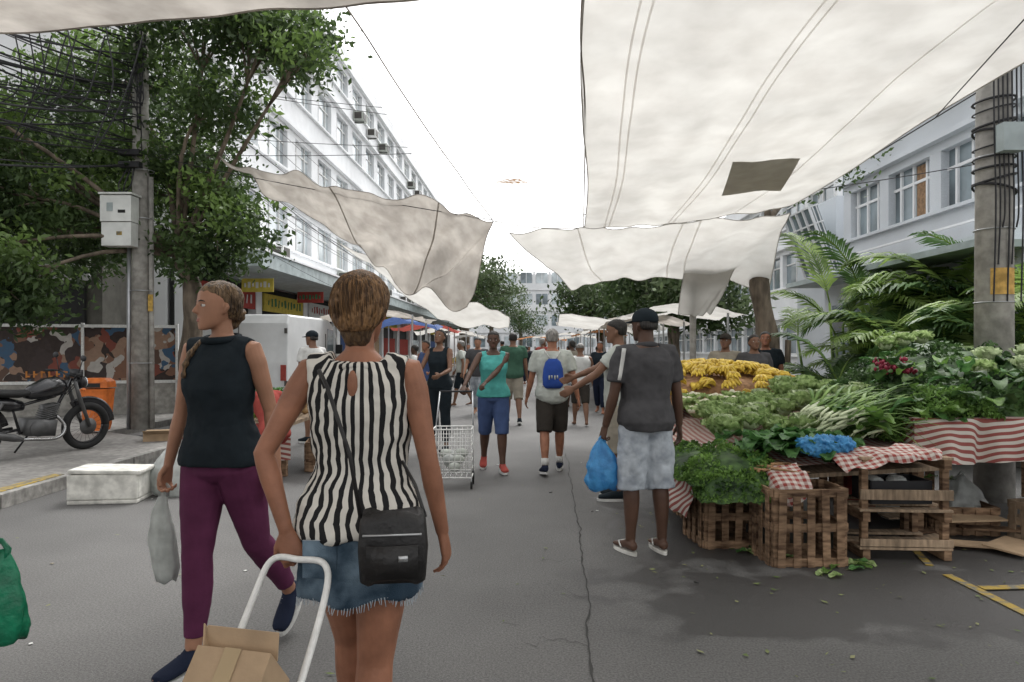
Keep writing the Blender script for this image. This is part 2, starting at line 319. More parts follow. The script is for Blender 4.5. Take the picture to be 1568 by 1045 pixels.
def person(name,loc,yaw,H=1.7,fem=False,skin='tan',lean=0,twist=0,hy=0,hp=0,aL=(0,.13,.2,0),aR=(0,.13,.2,0),lL=(0,.02,.03,0),lR=(0,.02,.03,0),
           top=None,bot=None,shoe=None,hair=('short',H_BLACK),vox=.012,build=1.0,curlL=.35,curlR=.35,palmL=None,palmR=None,sock=None,extra=None):
    global ARMS
    e=empty(name,(loc[0],loc[1],loc[2] if len(loc)>2 else 0),yaw); s=H/1.7; skm=SK[skin]; fine=vox<=.0075
    tab=TF if fem else TM; SW=(.163 if fem else .185)*(1+(build-1)*.7); la,lb=.285,.245; lt,ls=.42,.40
    hipz=.885; hx=.085
    res={}
    legs=[]
    def legpath(side,f,ab,kn,fp):
        h=Vector((side*hx,0,hipz)); sa=math.sin(ab)*side
        d1=Vector((sa,math.sin(f)*math.cos(ab),-math.cos(f)*math.cos(ab))); g=f-kn
        d2=Vector((sa*.3,math.sin(g),-math.cos(g))).normalized()
        k=h+d1*lt; a=k+d2*ls; return h,k,a,d1,d2,fp
    for side,q in ((-1,lL),(1,lR)): legs.append((side,)+legpath(side,*q))
    def footr(a,side,fp,off=0):
        fd=Vector((side*.12,math.cos(fp),-math.sin(fp))).normalized(); up=Vector((0,math.sin(fp),math.cos(fp))); sd=fd.cross(up).normalized()
        T=[(-.062,.018,.02,.035),(-.045,.031,.034,.038),(-.01,.034,.042,.045),(.04,.036,.036,.038),(.09,.043,.026,.027),(.135,.045,.02,.02),(.17,.040,.015,.016),(.188,.026,.011,.012)]
        R=[]
        for u,w,hh,c in T:
            cc=a+fd*(u*1.0)+up*(c-.078); R.append([cc+sd*((w+off)*math.cos(2*pi*j/14))+up*((hh+off)*math.sin(2*pi*j/14)) for j in range(14)])
        return R
    mz=1e9
    for side,h,k,a,d1,d2,fp in legs:
        for r in footr(a,side,fp):
            for p in r: mz=min(mz,p.z)
    dz=-mz+(.028 if shoe else .003)
    def G(p): return Vector((p.x*s,p.y*s,(p.z+dz)*s))
    Rl=Matrix.Rotation(-lean,3,'X'); Rt=Matrix.Rotation(twist,3,'Z')
    def U(p):
        k=min(max((p.z-.93)/.18,0),1); k=k*k*(3-2*k); q=p-Vector((0,0,.95))
        q2=Rt@(Rl@q); q=q*(1-k)+q2*k; return q+Vector((0,0,.95))
    GU=lambda p:G(U(p))
    hc=Vector((0,.002,1.468)); Rh=Matrix.Rotation(hy,3,'Z')@Matrix.Rotation(-hp,3,'X')
    hs=1.0 if not fem else .96
    def HT(p): return GU(hc+Rh@((p-Vector((0,-.01,.03)))*hs)+Vector((0,-.0,.03)))
    body=MB()
    def addL(mb,R,m): V,F=loftgeo(R); mb.add(V,F,m)
    addL(body,rings(tabi(tab,.80,1.45,.02),GU,sx=build),skm)
    nr=.044 if fem else .055
    body.tube([GU(Vector((0,-.014,1.39))),GU(Vector((0,-.012,1.44))),GU(Vector((0,-.006,1.49))),GU(Vector((0,.0,1.545)))],[nr*s*1.35,nr*s*1.08,nr*s,nr*s],skm,n=16)
    addL(body,rings(HEAD,HT,n=24,pw=2.15),skm)
    def ht(pts,r,n=8): body.tube([HT(Vector(p)) for p in pts],[x*s for x in r],skm,n=n)
    ht([(0,.088,.122),(0,.099,.103),(0,.109,.084),(0,.104,.075)],[.007,.008,.0105,.007])
    ht([(-.012,.093,.078),(.012,.093,.078)],[.008,.008])
    ht([(-.045,.072,.129),(-.02,.088,.130),(.02,.088,.130),(.045,.072,.129)],[.006,.008,.008,.006])
    ht([(-.018,.082,.043),(0,.089,.044),(.018,.082,.043)],[.006,.009,.006])
    ht([(0,.068,.010),(0,.076,.016)],[.014,.012])
    for sd in (-1,1): ht([(sd*.066,0,.075),(sd*.075,-.004,.09),(sd*.077,-.010,.108),(sd*.070,-.012,.122)],[.006,.010,.013,.007])
    arms=[]; inv=Matrix.Rotation(-yaw,3,'Z')
    for side,q,curl,pn in ((-1,aL,curlL,palmL),(1,aR,curlR,palmR)):
        S=GU(Vector((side*SW,-.008,1.382)))
        if isinstance(q,dict):
            tg=inv@(Vector(q['t'])-Vector(e.location)); pole=Vector(q.get('pole',(side*.5,-.6,-.5)))
            E,Wp=ik(S,tg,la*s,lb*s,pole)
        else:
            f,ab,el,inw=q
            def dr(f,ab): return Vector((math.sin(ab)*side,math.sin(f)*math.cos(ab),-math.cos(f)*math.cos(ab)))
            d1=dr(f,ab); d2=dr(f+el,ab-inw)
            if lean or twist:
                d1=Rt@(Matrix.Rotation(-lean*.5,3,'X')@d1); d2=Rt@(Matrix.Rotation(-lean*.5,3,'X')@d2)
            E=S+d1*la*s; Wp=E+d2*lb*s
        arms.append((side,S,E,Wp))
        In=GU(Vector((side*.085,-.010,1.395)))
        def ap(t): return S.lerp(E,t) if t<=1 else E.lerp(Wp,t-1)
        ts=[0,.2,.45,.7,.9,1,1.1,1.3,1.55,1.8,2.0]; fr=.86 if fem else 1.0; fr*=1+(build-1)*.6
        body.tube([In]+[ap(t) for t in ts],[.045*s]+[np.interp(t,[a for a,b in AR],[b for a,b in AR])*s*fr for t in ts],skm,n=14)
        d=(Wp-E).normalized(); nn=Vector(pn) if pn else Vector((-side,0.15,0)); nn=(nn-d*nn.dot(d)).normalized(); w=d.cross(nn).normalized()
        if not pn and w.y<0: w=-w
        if pn: w=(nn.cross(d) if side<0 else d.cross(nn)).normalized()
        hs2=s*(.95 if fem else 1.0); P=lambda a,b,c: Wp+(d*a+w*b+nn*c)*hs2
        Rg=[]
        for u,hw,th in ((-.02,.022,.02),(.0,.024,.018),(.03,.033,.016),(.06,.040,.0145),(.09,.041,.012),(.098,.036,.008)):
            Rg.append([P(u,hw*math.cos(2*pi*j/14),th*math.sin(2*pi*j/14)) for j in range(14)])
        addL(body,Rg,skm)
        for fi,(b,Lf,rr) in enumerate(((.034,.070,.0083),(.0115,.079,.0086),(-.0115,.073,.0083),(-.033,.058,.0073))):
            p=Vector((.078,b,.002)); cu=curl*(1+.12*fi); an=cu*.5; pts=[p.copy()]
            for sg in (.28+.2,.40,.32):
                p=p+Vector((math.cos(an),b*.20 if sg>.3 else 0,math.sin(an)))*Lf*sg; pts.append(p.copy()); an+=cu
            body.tube([P(*q2) for q2 in pts],[rr*hs2*1.08,rr*hs2*1.04,rr*hs2*.95,rr*hs2*.75],skm,n=8)
        tp=[Vector((.015,.018,.004)),Vector((.04,.042,.012)),Vector((.066,.055,.018+.01*curl)),Vector((.090,.055-.012*curl,.022+.022*curl))]
        body.tube([P(*q2) for q2 in tp],[.015*hs2,.0125*hs2,.0105*hs2,.008*hs2],skm,n=8)
        res['L' if side<0 else 'R']=(Wp,d)
    ARMS=arms
    fl=1.04 if fem else 1.0; fl*=1+(build-1)*.6; lp=[]
    for side,h,k,a,d1,d2,fp in legs:
        def lpath(t,h=h,k=k,a=a):
            p=h.lerp(k,t) if t<=1 else k.lerp(a,t-1)
            if t>1: p=p+Vector((0,-.012*math.sin((t-1)*pi),0))
            return G(p)
        lp.append((side,lpath))
        ts=[0,.15,.3,.45,.6,.8,.93,1,1.07,1.25,1.4,1.6,1.8,1.93,2.0]
        body.tube([lpath(t) for t in ts],[np.interp(t,[x for x,y in LR],[y for x,y in LR])*s*fl for t in ts],skm,n=16,up=(0,1,0))
        addL(body,[[G(p) for p in r] for r in footr(a,side,fp)],skm)
    volume('body',body,e,vox,it=2 if fine else 1)
    gv=max(vox,.008)
    if top:
        m=top['m']; off=top.get('off',.012); hem=top.get('hem',.86); nk=top.get('neck',1.425); sl=top.get('sl',.55); fla=top.get('fl',.01)
        g=MB(); tt=tabi(tab,hem,nk,.02); tt=[(z,w+fla*max(0,(1.1-z)/.25),d+fla*max(0,(1.1-z)/.25),yo) for z,w,d,yo in tt]
        addL(g,rings(tt,GU,off=off,sx=build,n=24),m)
        for (side,S,E,Wp) in arms:
            In=GU(Vector((side*.08,-.010,1.392)))
            def ap(t): return S.lerp(E,t) if t<=1 else E.lerp(Wp,t-1)
            if sl<=0:
                Sx=In.lerp(S,top.get('edge',.78)); g.tube([In,In.lerp(Sx,.5),Sx],[(.044+off)*s*.95,(.046+off)*s*.9,(.046+off)*s*.9],m,n=16)
            else:
                ts=list(np.linspace(0,sl,7 if sl>.9 else 4)); lo_=top.get('loose',.012)
                g.tube([In]+[ap(t) for t in ts],[(.045+off)*s]+[(np.interp(t,[x for x,y in AR],[y for x,y in AR])+off*.7+lo_*min(1,t*2))*s for t in ts],m,n=16)
        volume('top_garment',g,e,gv,it=3,disp=top.get('disp',.012),dsz=top.get('dsz',.09))
    if bot:
        m=bot['m']; off=bot.get('off',.01); ln=bot.get('len',1.0); loose=bot.get('loose',.01); wz=bot.get('waist',1.0)
        g=MB(); zz=.80
        addL(g,rings(tabi(tab,zz,wz,.02),GU,off=off,sx=build,n=24),m)
        if bot.get('skirt'):
            z1=bot['skirt']; R=[]
            for z in np.linspace(z1,.90,8):
                k=(.90-z)/(.90-z1); r=[]
                for j in range(48):
                    q=2*pi*j/48; f=1+.045*k*math.sin(7*q+1)+.02*k*math.sin(13*q)
                    r.append(G(Vector((math.cos(q)*(.176+off+.006*k)*f,math.sin(q)*(.126+off+.012*k)*f-.014,z+.012*k*math.sin(5*q)))))
                R.append(r)
            addL(g,R,m)
        else:
            for side,lpath in lp:
                ts=sorted(set(list(np.linspace(0,ln,11))+([.93,1,1.07] if ln>1.1 else [])))
                g.tube([lpath(t) for t in ts],[(np.interp(t,[x for x,y in LR],[y for x,y in LR])*fl+off+loose*min(1,t*1.2))*s for t in ts],m,n=18,up=(0,1,0))
        volume('bottom_garment',g,e,gv,it=2 if off<.01 else 3,disp=bot.get('disp',.010),dsz=.08)
    if sock:
        g=MB()
        for side,lpath in lp: g.tube([lpath(t) for t in (1.8,1.9,2.0)],[.044*s,.042*s,.042*s],sock,n=12)
        g.obj('socks',e,smooth=True)
    if shoe:
        kind,m,m2=shoe
        for side,h,k,a,d1,d2,fp in legs:
            g=MB(); fd=Vector((side*.12,math.cos(fp),-math.sin(fp))).normalized(); up=Vector((0,math.sin(fp),math.cos(fp))); sd=fd.cross(up).normalized()
            V=[];n=22
            for zz in (-.103,-.079):
                for j in range(n):
                    q=2*pi*j/n; u=.062+math.cos(q)*.138; w=math.sin(q)*(.043+.008*math.cos(q)); V.append(G(a+fd*u+sd*w+up*zz))
            F=[(j,(j+1)%n,n+(j+1)%n,n+j) for j in range(n)]+[tuple(range(n-1,-1,-1)),tuple(range(n,2*n))]
            g.add(V,F,m2)
            if kind=='flip':
                for q in (-1,1): g.tube([G(a+fd*.14+up*-.043),G(a+fd*.10+sd*q*.03+up*-.030),G(a+fd*.05+sd*q*.046+up*-.06)],.006*s,m,n=6)
                g.obj('flip_flop',e)
            else:
                sh=MB(); addL(sh,[[G(p) for p in r] for r in footr(a,side,fp,off=.005)],m)
                sh.tube([G(a+up*-.03),G(a+up*.0)],[.041*s,.039*s],m,n=12)
                volume('shoe_upper',sh,e,max(vox,.007),it=2)
                if vox<.015:
                    for q in range(4): g.tube([G(a+fd*(.045+.02*q)+sd*-.022+up*(-.012-.008*q)),G(a+fd*(.05+.02*q)+sd*.022+up*(-.012-.008*q))],.0035*s,m2,n=5)
                g.obj('shoe_sole',e)
    if vox<=.013:
        fm=MB()
        for sd in (-1,1):
            c=HT(Vector((sd*.031,.0765,.112))); fm.ell(c,(.0125*s,.0125*s,.0085*s),EYEW)
            c=HT(Vector((sd*.031,.0855,.112))); fm.ell(c,(.0052*s,.0052*s,.0052*s),EYED)
            fm.tube([HT(Vector((sd*.046,.077,.129))),HT(Vector((sd*.032,.0905,.134))),HT(Vector((sd*.016,.095,.131)))],[.0015*s,.003*s,.0025*s],H_BLACK if hair[1] is not H_GREY else H_GREY,n=6)
            fm.tube([HT(Vector((sd*.044,.080,.117))),HT(Vector((sd*.031,.0885,.1205))),HT(Vector((sd*.018,.085,.117)))],[.002*s,.0030*s,.002*s],skm,n=6)
        lm=LIP if skin in('tan','tan2') else LIPD
        fm.tube([HT(Vector((x,.0925-abs(x)*.35,.0495))) for x in (-.022,-.01,0,.01,.022)],[.001*s,.004*s,.0038*s,.004*s,.001*s],lm,n=8)
        fm.tube([HT(Vector((x,.0925-abs(x)*.4,.0415))) for x in (-.018,-.008,0,.008,.018)],[.001*s,.005*s,.0055*s,.005*s,.001*s],lm,n=8)
        fm.obj('face_details',e,smooth=True)
    st,hm=hair; hb=MB()
    if st=='short': Ht=[(.075,.058,.045,-.052),(.10,.072,.062,-.038),(.135,.078,.076,-.028),(.16,.0785,.098,-.010),(.185,.074,.096,-.008),(.21,.056,.074,-.007),(.232,.025,.03,-.006)]
    elif st=='bob': Ht=[(.040,.050,.036,-.064),(.06,.070,.052,-.058),(.085,.086,.068,-.048),(.11,.094,.080,-.036),(.135,.097,.092,-.028),(.165,.094,.108,-.012),(.195,.084,.104,-.010),(.222,.062,.080,-.010),(.242,.034,.04,-.008),(.249,.012,.015,-.008)]
    elif st in('pulled','bun'): Ht=[(.055,.052,.040,-.058),(.085,.070,.058,-.045),(.12,.079,.070,-.036),(.15,.0785,.084,-.026),(.172,.0765,.099,-.009),(.20,.066,.086,-.008),(.222,.044,.056,-.007),(.233,.015,.02,-.006)]
    elif st=='cap': Ht=[(.135,.078,.100,-.006),(.15,.080,.103,-.006),(.175,.079,.101,-.006),(.20,.070,.088,-.006),(.222,.05,.06,-.006),(.236,.02,.022,-.006)]
    addL(hb,rings(tabi(Ht,Ht[0][0],Ht[-1][0],.012),HT,n=24,pw=2.1),hm)
    if fine and st in('bob','pulled'):
        if st=='bob':
            nb=MB(); addL(nb,rings([(-.01,.030,.020,-.050),(.01,.044,.028,-.052),(.035,.052,.036,-.054),(.06,.062,.045,-.050)],HT,n=20),H_NAPE); volume('nape_hair',nb,e,.007,it=1,disp=.006,dsz=.014)
        sm=MB()
        for k in range(520):   # fine strands following the hair
            q=random.uniform(0,2*pi)
            if math.sin(q)>(.55 if st=='bob' else .1): continue
            z0=random.uniform(.09,.21); P=[]; br=random.uniform(0,.0015)
            for t in np.linspace(0,1,6):
                z=Ht[-1][0]-.010-(Ht[-1][0]-z0+.04)*t**1.3; w_,d_,yo=[np.interp(z,[h_[0] for h_ in Ht],[h_[c] for h_ in Ht]) for c in (1,2,3)]
                P.append(HT(Vector((math.cos(q+.12*t)*(w_+br),math.sin(q+.12*t)*(d_+br)+yo,z))))
            sm.tube(P,[.0006,.0013,.0016,.0015,.0012,.0004],hm if k%3 else H_NAPE,n=3)
        sm.obj('hair_strands',e,smooth=True)
    if st=='cap':
        V=[];F=[];n=9
        for zz in (0,.005):
            for j in range(n):
                q=pi*(.12+.76*j/(n-1)); V+= [HT(Vector((math.cos(q)*.074,.02+math.sin(q)*.075,.140+zz))),HT(Vector((math.cos(q)*.078,.03+math.sin(q)*.145,.128+zz)))]
        for k0 in (0,2*n):
            for j in range(n-1): F.append((k0+2*j,k0+2*j+1,k0+2*j+3,k0+2*j+2))
        for j in range(n-1): F.append((2*j+1,2*j+3,2*n+2*j+3,2*n+2*j+1))
        hb.add(V,F,hm)
    if st=='pulled':
        P=[HT(Vector(p)) for p in ((0,-.10,.10),(.03,-.105,.06),(.055,-.05,.0))]+[GU(Vector((.085,.05,1.40))),GU(Vector((.10,.10,1.33))),GU(Vector((.095,.125,1.26)))]
        if not fine: P=[HT(Vector(p)) for p in ((0,-.09,.12),(0,-.115,.08),(0,-.105,.02),(0,-.11,-.04))]
        P=cr(P,26); hb.tube(P,[(.024+.004*math.sin(i*1.9)-.0006*i)*s for i in range(26)],hm,n=10)
    if st=='bun': hb.ell(HT(Vector((0,-.115,.16))),(.04*s,.035*s,.04*s),hm)
    if st=='cap': hb.obj('cap',e,smooth=True)
    else: volume('hair',hb,e,max(vox,.006) if vox<.015 else .016,it=1,disp=.007 if vox<.015 else 0,dsz=.018)
    if st=='cap' and vox<.015:
        h2=MB(); addL(h2,rings([(.08,.058,.045,-.050),(.10,.070,.060,-.038),(.14,.075,.072,-.028)],HT,n=20),H_BLACK); h2.obj('hair',e,smooth=True)
    if extra: extra(e,s,G,GU,HT,lp)
    return e,res,s
def world_hand(e,res,side,a=.085):
    Wp,d=res[side]; M=Matrix.Translation(e.location)@Matrix.Rotation(e.rotation_euler[2],4,'Z'); return M@(Wp+d*a)
def bag(name,topp,w,h,mat,d=.5,seed=1,rz=0):
    g=MB(); R=[]
    for t in np.linspace(0,1,15):
        ww=w*(.10+.90*min(1,(t/.55))**.8)*(1 if t<.85 else 1-(t-.85)*1.6); dd=ww*d; c=Vector(topp)+Vector((0.01*math.sin(t*5+seed),0,-h*t)); r=[]
        for j in range(24):
            q=2*pi*j/24; f=1+.15*math.sin(q*5+t*3+seed)*(1-t*.5)+.08*math.sin(q*9+t*8)+.12*noise.noise(Vector((math.cos(q)*2+seed,math.sin(q)*2,t*5)))
            r.append(c+Vector((math.cos(q)*ww/2*f,math.sin(q)*dd/2*f,.012*math.sin(q*3+seed)*t)))
        R.append(r)
    V,F=loftgeo(R); g.add(V,F,mat)
    for q in (-1,1): g.tube([Vector(topp)+Vector((q*.012,0,-.04)),Vector(topp)+Vector((q*.022,0,.0)),Vector(topp)+Vector((0,0,.03))],[.012,.009,.006],mat,n=7)
    return g.obj(name,smooth=True)
def collar(e,s,G,GU,HT,lp):
    g=MB(); P=[GU(Vector((math.cos(q)*.075,math.sin(q)*.070-.005,1.435-.012*math.sin(q)))) for q in np.linspace(0,2*pi,25)]
    g.tube(P,.016*s,C_BLACK,n=8); g.obj('collar_hood',e,smooth=True)
w1,r1,_=person('woman_in_purple_leggings',(-1.33,3.12,0),2.86,H=1.735,fem=True,skin='tan',hy=-.55,hp=-.02,
  aL=(-.25,.14,.28,0),aR=(.05,.16,.10,0),lL=(-.36,-.02,.34,.62),lR=(.12,0,.06,-.02),
  top=dict(m=C_BLACK,hem=.875,sl=0,off=.014,fl=.02,neck=1.42,edge=.9,disp=.022),bot=dict(m=C_PURP,len=1.88,off=.008,loose=.0,waist=1.0,disp=.006),
  shoe=('snk',C_NAVY,C_WHITE),hair=('pulled',H_LIGHT),vox=.0055,extra=collar,curlR=.9)
p=world_hand(w1,r1,'R',.09); bag('white_plastic_bag',(p.x,p.y,p.z-.01),.12,.43,BAGW,seed=3)
def keyhole(e,s,G,GU,HT,lp):
    g=MB(); g.ell(GU(Vector((.0,-.103,1.345))),(.016*s,.012*s,.045*s),SK['tan2']); g.obj('back_keyhole_skin',e,smooth=True)
    g=MB(); g.tube([GU(Vector((-.045,-.082,1.40))),GU(Vector((.0,-.088,1.402))),GU(Vector((.045,-.082,1.40)))],.010*s,C_STR,n=8); g.obj('back_neck_band',e,smooth=True)
    g=MB()
    for k in range(140):
        q=2*pi*k/140; f=(1+.045*math.sin(7*q+1)+.02*math.sin(13*q))*.965; x=math.cos(q)*.194*f; y=math.sin(q)*.150*f-.014; zz=.012*math.sin(5*q); g.tube([G(Vector((x,y,.70+zz))),G(Vector((x+random.gauss(0,.004),y+random.gauss(0,.004),.682+zz-random.random()*.012)))],[.002,.001],C_DEN,n=4)
    g.obj('frayed_hem',e)
    g=MB()
    for x in (-.085,.085):
        c=G(Vector((x,-.152,.83))); g.box(c,(.10,.006,.11),C_DEN2); g.tube([c+Vector((-.05,-.004,.055)),c+Vector((.05,-.004,.055))],.0015,C_DEN,n=4)
    g.obj('back_pockets',e,bevel=.002)
w2,r2,_=person('woman_in_striped_blouse',(-.47,2.12,0),-.02,H=1.655,fem=True,skin='tan2',hy=-.08,build=1.0,
  aL=dict(t=(-.665,2.01,.915),pole=(-.8,-.2,0)),aR=(-.04,.20,.22,.04),lL=(.30,-.06,.12,.0),lR=(-.06,-.08,.05,0),
  top=dict(m=C_STR,hem=.875,sl=0,off=.016,fl=.02,neck=1.415,edge=.88,disp=.030,dsz=.07),bot=dict(m=C_DEN2,len=.5,skirt=.69,off=.010,waist=.95,disp=.014),
  shoe=('flip',C_BLACK,BLACKP),hair=('bob',H_BLOND),vox=.0052,extra=keyhole,curlL=1.1,curlR=.45,palmL=(.3,.1,-1))
def polo(e,s,G,GU,HT,lp):
    g=MB()
    g.tube([GU(Vector((math.cos(q)*.068,math.sin(q)*.066-.012,1.435-.010*math.sin(q)))) for q in np.linspace(0,2*pi,25)],.014*s,C_GREY,n=8,ry=.02*s)
    g.obj('collar',e,smooth=True)
    g=MB(); sd,S,E,Wp=ARMS[0]
    P=[S.lerp(E,t)+Vector((-.012,-.056-.006*math.sin(t*4),0)) for t in np.linspace(-.12,.66,8)]
    g.tube(P,[.014]*8,C_WHITE,n=10,ry=[.018]*8); g.obj('sleeve_stripe',e,smooth=True)
w3,r3,_=person('man_in_grey_polo',(.95,4.86,0),.30,H=1.70,skin='dark',hy=.35,hp=-.02,build=1.06,
  aL=(.05,.17,.22,.02),aR=(-.05,.16,.18,0),lL=(.02,.06,.03,0),lR=(-.03,.05,.02,0),
  top=dict(m=C_GREY,hem=.84,sl=.72,off=.020,fl=.02,disp=.030,dsz=.12),bot=dict(m=C_DEN,len=1.12,off=.014,loose=.030,waist=.93,disp=.025),
  shoe=('flip',C_WHITE,STYRO),hair=('cap',C_BLACK),vox=.007,extra=polo,curlL=1.0)
p=world_hand(w3,r3,'L',.09); bag('blue_plastic_bag',(p.x,p.y,p.z-.01),.24,.36,BAGB,seed=5,d=.6)
def sack(e,s,G,GU,HT,lp):
    g=MB(); R=[]
    for t,w,d in ((1.34,.05,.02),(1.30,.09,.04),(1.22,.115,.06),(1.12,.125,.07),(1.03,.12,.065),(.99,.09,.04)):
        R.append([GU(Vector((w*math.cos(q),-.145+d*math.sin(q),t))) for q in np.linspace(0,2*pi,17)[:-1]])
    V,F=loftgeo(R); g.add(V,F,C_ROY)
    for q in (-1,1): g.tube([GU(Vector((q*.03,-.15,1.335))),GU(Vector((q*.09,-.10,1.425))),GU(Vector((q*.13,.02,1.40))),GU(Vector((q*.15,.02,1.15))),GU(Vector((q*.12,-.14,1.01)))],.007*s,C_WHITE,n=6)
    for k,x in enumerate((-.05,-.02,.015,.045)): g.box(GU(Vector((x,-.214,1.12+.008*(k%2)))),(.016,.006,.05-.015*(k%2)),C_TEE)
    g.obj('drawstring_backpack',e,smooth=True)
person('man_with_blue_backpack',(.47,8.0,0),.02,H=1.66,skin='tan2',aL=(.1,.2,.2,0),aR=(-.15,.22,.15,0),lL=(-.22,.03,.12,.15),lR=(.22,.03,.08,-.05),
  top=dict(m=C_TEE,hem=.80,sl=.7,off=.022,fl=.02,disp=.024),bot=dict(m=C_DKSH,len=1.02,off=.015,loose=.022,waist=.93),shoe=('snk',C_NAVY,C_WHITE),sock=C_WHITE,hair=('short',H_GREY),vox=.009,extra=sack,build=1.04)
person('woman_in_turquoise_top',(-.22,8.1,0),pi+.1,H=1.64,fem=True,skin='dark',build=1.08,hy=-.1,aR=dict(t=(-.58,7.66,.95)),aL=dict(t=(-.40,7.66,.95)),lL=(.20,.03,.08,0),lR=(-.22,.03,.25,.3),
  top=dict(m=C_TURQ,hem=.88,sl=0,off=.014,fl=.02,neck=1.39,edge=.7,disp=.02),bot=dict(m=C_BLUE,len=1.1,off=.01,loose=.014,waist=.97),shoe=('snk',C_RED,C_WHITE),hair=('bun',H_BLACK),vox=.009,curlL=1.0,curlR=1.0,palmL=(0,0,-1),palmR=(0,0,-1))
w5,r5,_=person('woman_in_black_outfit',(-1.02,9.6,0),pi-.4,H=1.70,fem=True,skin='brown',hp=-.35,aR=(.5,.2,.9,.3),aL=(.4,.2,.9,.3),
  top=dict(m=C_BLACK,hem=.86,sl=0,neck=1.38,off=.012),bot=dict(m=C_BLACK,len=1.9,off=.008,loose=.004),shoe=('snk',C_BLACK,C_WHITE),hair=('bun',H_BLACK),vox=.011)
p=world_hand(w5,r5,'R',.05); g=MB(); g.box((p.x,p.y-.02,p.z),(.16,.06,.26),C_YEL,Matrix.Rotation(.3,3,'Y')); g.obj('yellow_shopping_bag',bevel=.02)
person('woman_bending_in_black',(-1.22,6.9,0),2.0,H=1.62,fem=True,skin='brown',lean=.55,aR=(.7,.1,.4,.1),aL=(.6,.1,.5,.1),lL=(.1,.02,.15,0),lR=(-.1,.03,.1,0),
  top=dict(m=C_BLACK,hem=.86,sl=.5),bot=dict(m=C_BLACK,len=.95,off=.012),shoe=('flip',C_BLACK,BLACKP),hair=('bun',H_BLACK),vox=.011)
person('man_in_white_shirt_and_cap',(-3.1,10.6,0),.9,H=1.70,skin='brown',hy=.3,top=dict(m=C_WHITE,hem=.82,sl=.6,off=.02),bot=dict(m=C_KHAKI,len=1.1,loose=.02),shoe=('snk',C_BLACK,C_WHITE),hair=('cap',C_BLACK),vox=.012)
person('man_reaching_out',(1.02,6.6,0),1.35,H=1.70,skin='brown',aL=(.75,.1,.25,0),aR=(.95,.1,.25,0),top=dict(m=C_TEE,hem=.83,sl=.6,off=.02),bot=dict(m=C_KHAKI,len=1.1,loose=.02),shoe=('snk',C_BLACK,C_WHITE),hair=('short',H_BLACK),vox=.010)
person('man_in_green_shirt',(.02,13.2,0),.1,H=1.74,skin='brown',top=dict(m=C_GREEN,hem=.83,sl=.6,off=.02),bot=dict(m=C_KHAKI,len=1.1,loose=.02),shoe=('snk',C_BLACK,C_WHITE),hair=('short',H_BLACK),lL=(.2,.02,.1,0),lR=(-.2,.02,.2,.2),vox=.014,build=1.1)
person('woman_crouching_at_stall',(-2.55,7.3,0),.8,H=1.6,fem=True,skin='dark',lean=.5,lL=(1.7,.1,1.9,.1),lR=(1.5,.1,1.9,.3),aL=(1.0,.1,.4,.1),aR=(.9,.1,.4,.1),top=dict(m=C_RED,hem=.86,sl=.5),bot=dict(m=C_RED,len=.9,off=.012),shoe=('flip',C_BLACK,BLACKP),hair=('bun',H_BLACK),vox=.012)
w9,r9,_=person('man_with_green_bag',(-2.02,2.05,0),pi,H=1.75,skin='brown',aL=(.1,.12,.1,0),top=dict(m=C_KHAKI,hem=.83,sl=.6,off=.02),bot=dict(m=C_DKSH,len=1.1,loose=.02),shoe=('snk',C_BLACK,C_WHITE),hair=('short',H_BLACK),vox=.012,curlL=1.0)
bag('green_plastic_bag',(-1.535,2.05,.85),.17,.27,BAGG,seed=2)
p=world_hand(w9,r9,'L',.09); g=MB(); g.tube([(p.x,p.y,p.z),(-1.64,2.05,.88),(-1.54,2.05,.875)],.007,BAGG,n=6); g.obj('bag_handle_cord')
for i,(x,y,ya,c,h,sk) in enumerate([(3.0,9.6,2.6,C_KHAKI,1.66,'brown'),(3.3,9.3,pi,C_GREY,1.64,'brown'),(3.75,10.1,2.8,C_BLACK,1.70,'tan2')]):
    person('market_vendor',(x,y,0),ya,H=h,skin=sk,hp=-.2,top=dict(m=c,hem=.83,sl=.6,off=.02),bot=dict(m=C_DKSH,len=1.8,loose=.02),hair=('short' if i else 'cap',H_BLACK if i else C_DKSH),vox=.013)
cl=[C_WHITE,C_GREY,C_RED,C_BLACK,C_TEE,C_NAVY,C_KHAKI,C_BLUE,C_GREY,C_DEN]
crowd=[(1.3,13,.1),(2.0,15.5,3.0),(1.5,17,.6),(2.4,19,3.2),(.9,20,0),(2.0,24,.8),(.25,23,3),(-.75,15,3.0),(-1.3,17.5,.9),(-1.7,13.5,2.4),(-2.2,15.5,1.5),(.6,28,0),(1.5,31,3),(-.4,28,.1),(2.6,27,1.3),(-1.6,25,3),(3.1,32,0),(0.9,36,3),(2.2,38,.2),(-.6,36,.1),(1.5,44,0),(3,44,3)]
for i,(x,y,ya) in enumerate(crowd):
    f=rng.random()<.45; a=.30*rng.random()
    person('pedestrian',(x,y,0),ya+rng.normal()*.3,H=1.50+.30*rng.random(),fem=f,skin=['brown','tan2','dark','tan'][i%4],lL=(a,.02,.1,0),lR=(-a,.02,.15,.1),aL=(-a,.13,.3+rng.random(),0),aR=(a,.13,.3,0),build=.95+.22*rng.random(),
      top=dict(m=cl[(i*3)%10],hem=.84,sl=.6 if i%3 else 0,off=.02,disp=0),bot=dict(m=[C_DKSH,C_NAVY,C_DEN,C_BLACK,C_KHAKI][i%5],len=[1.05,1.85][i%2],loose=.015,disp=0),shoe=None,hair=('pulled' if f else ('short','cap')[i%3==0],H_BLACK if i%4 else H_GREY),vox=.022)
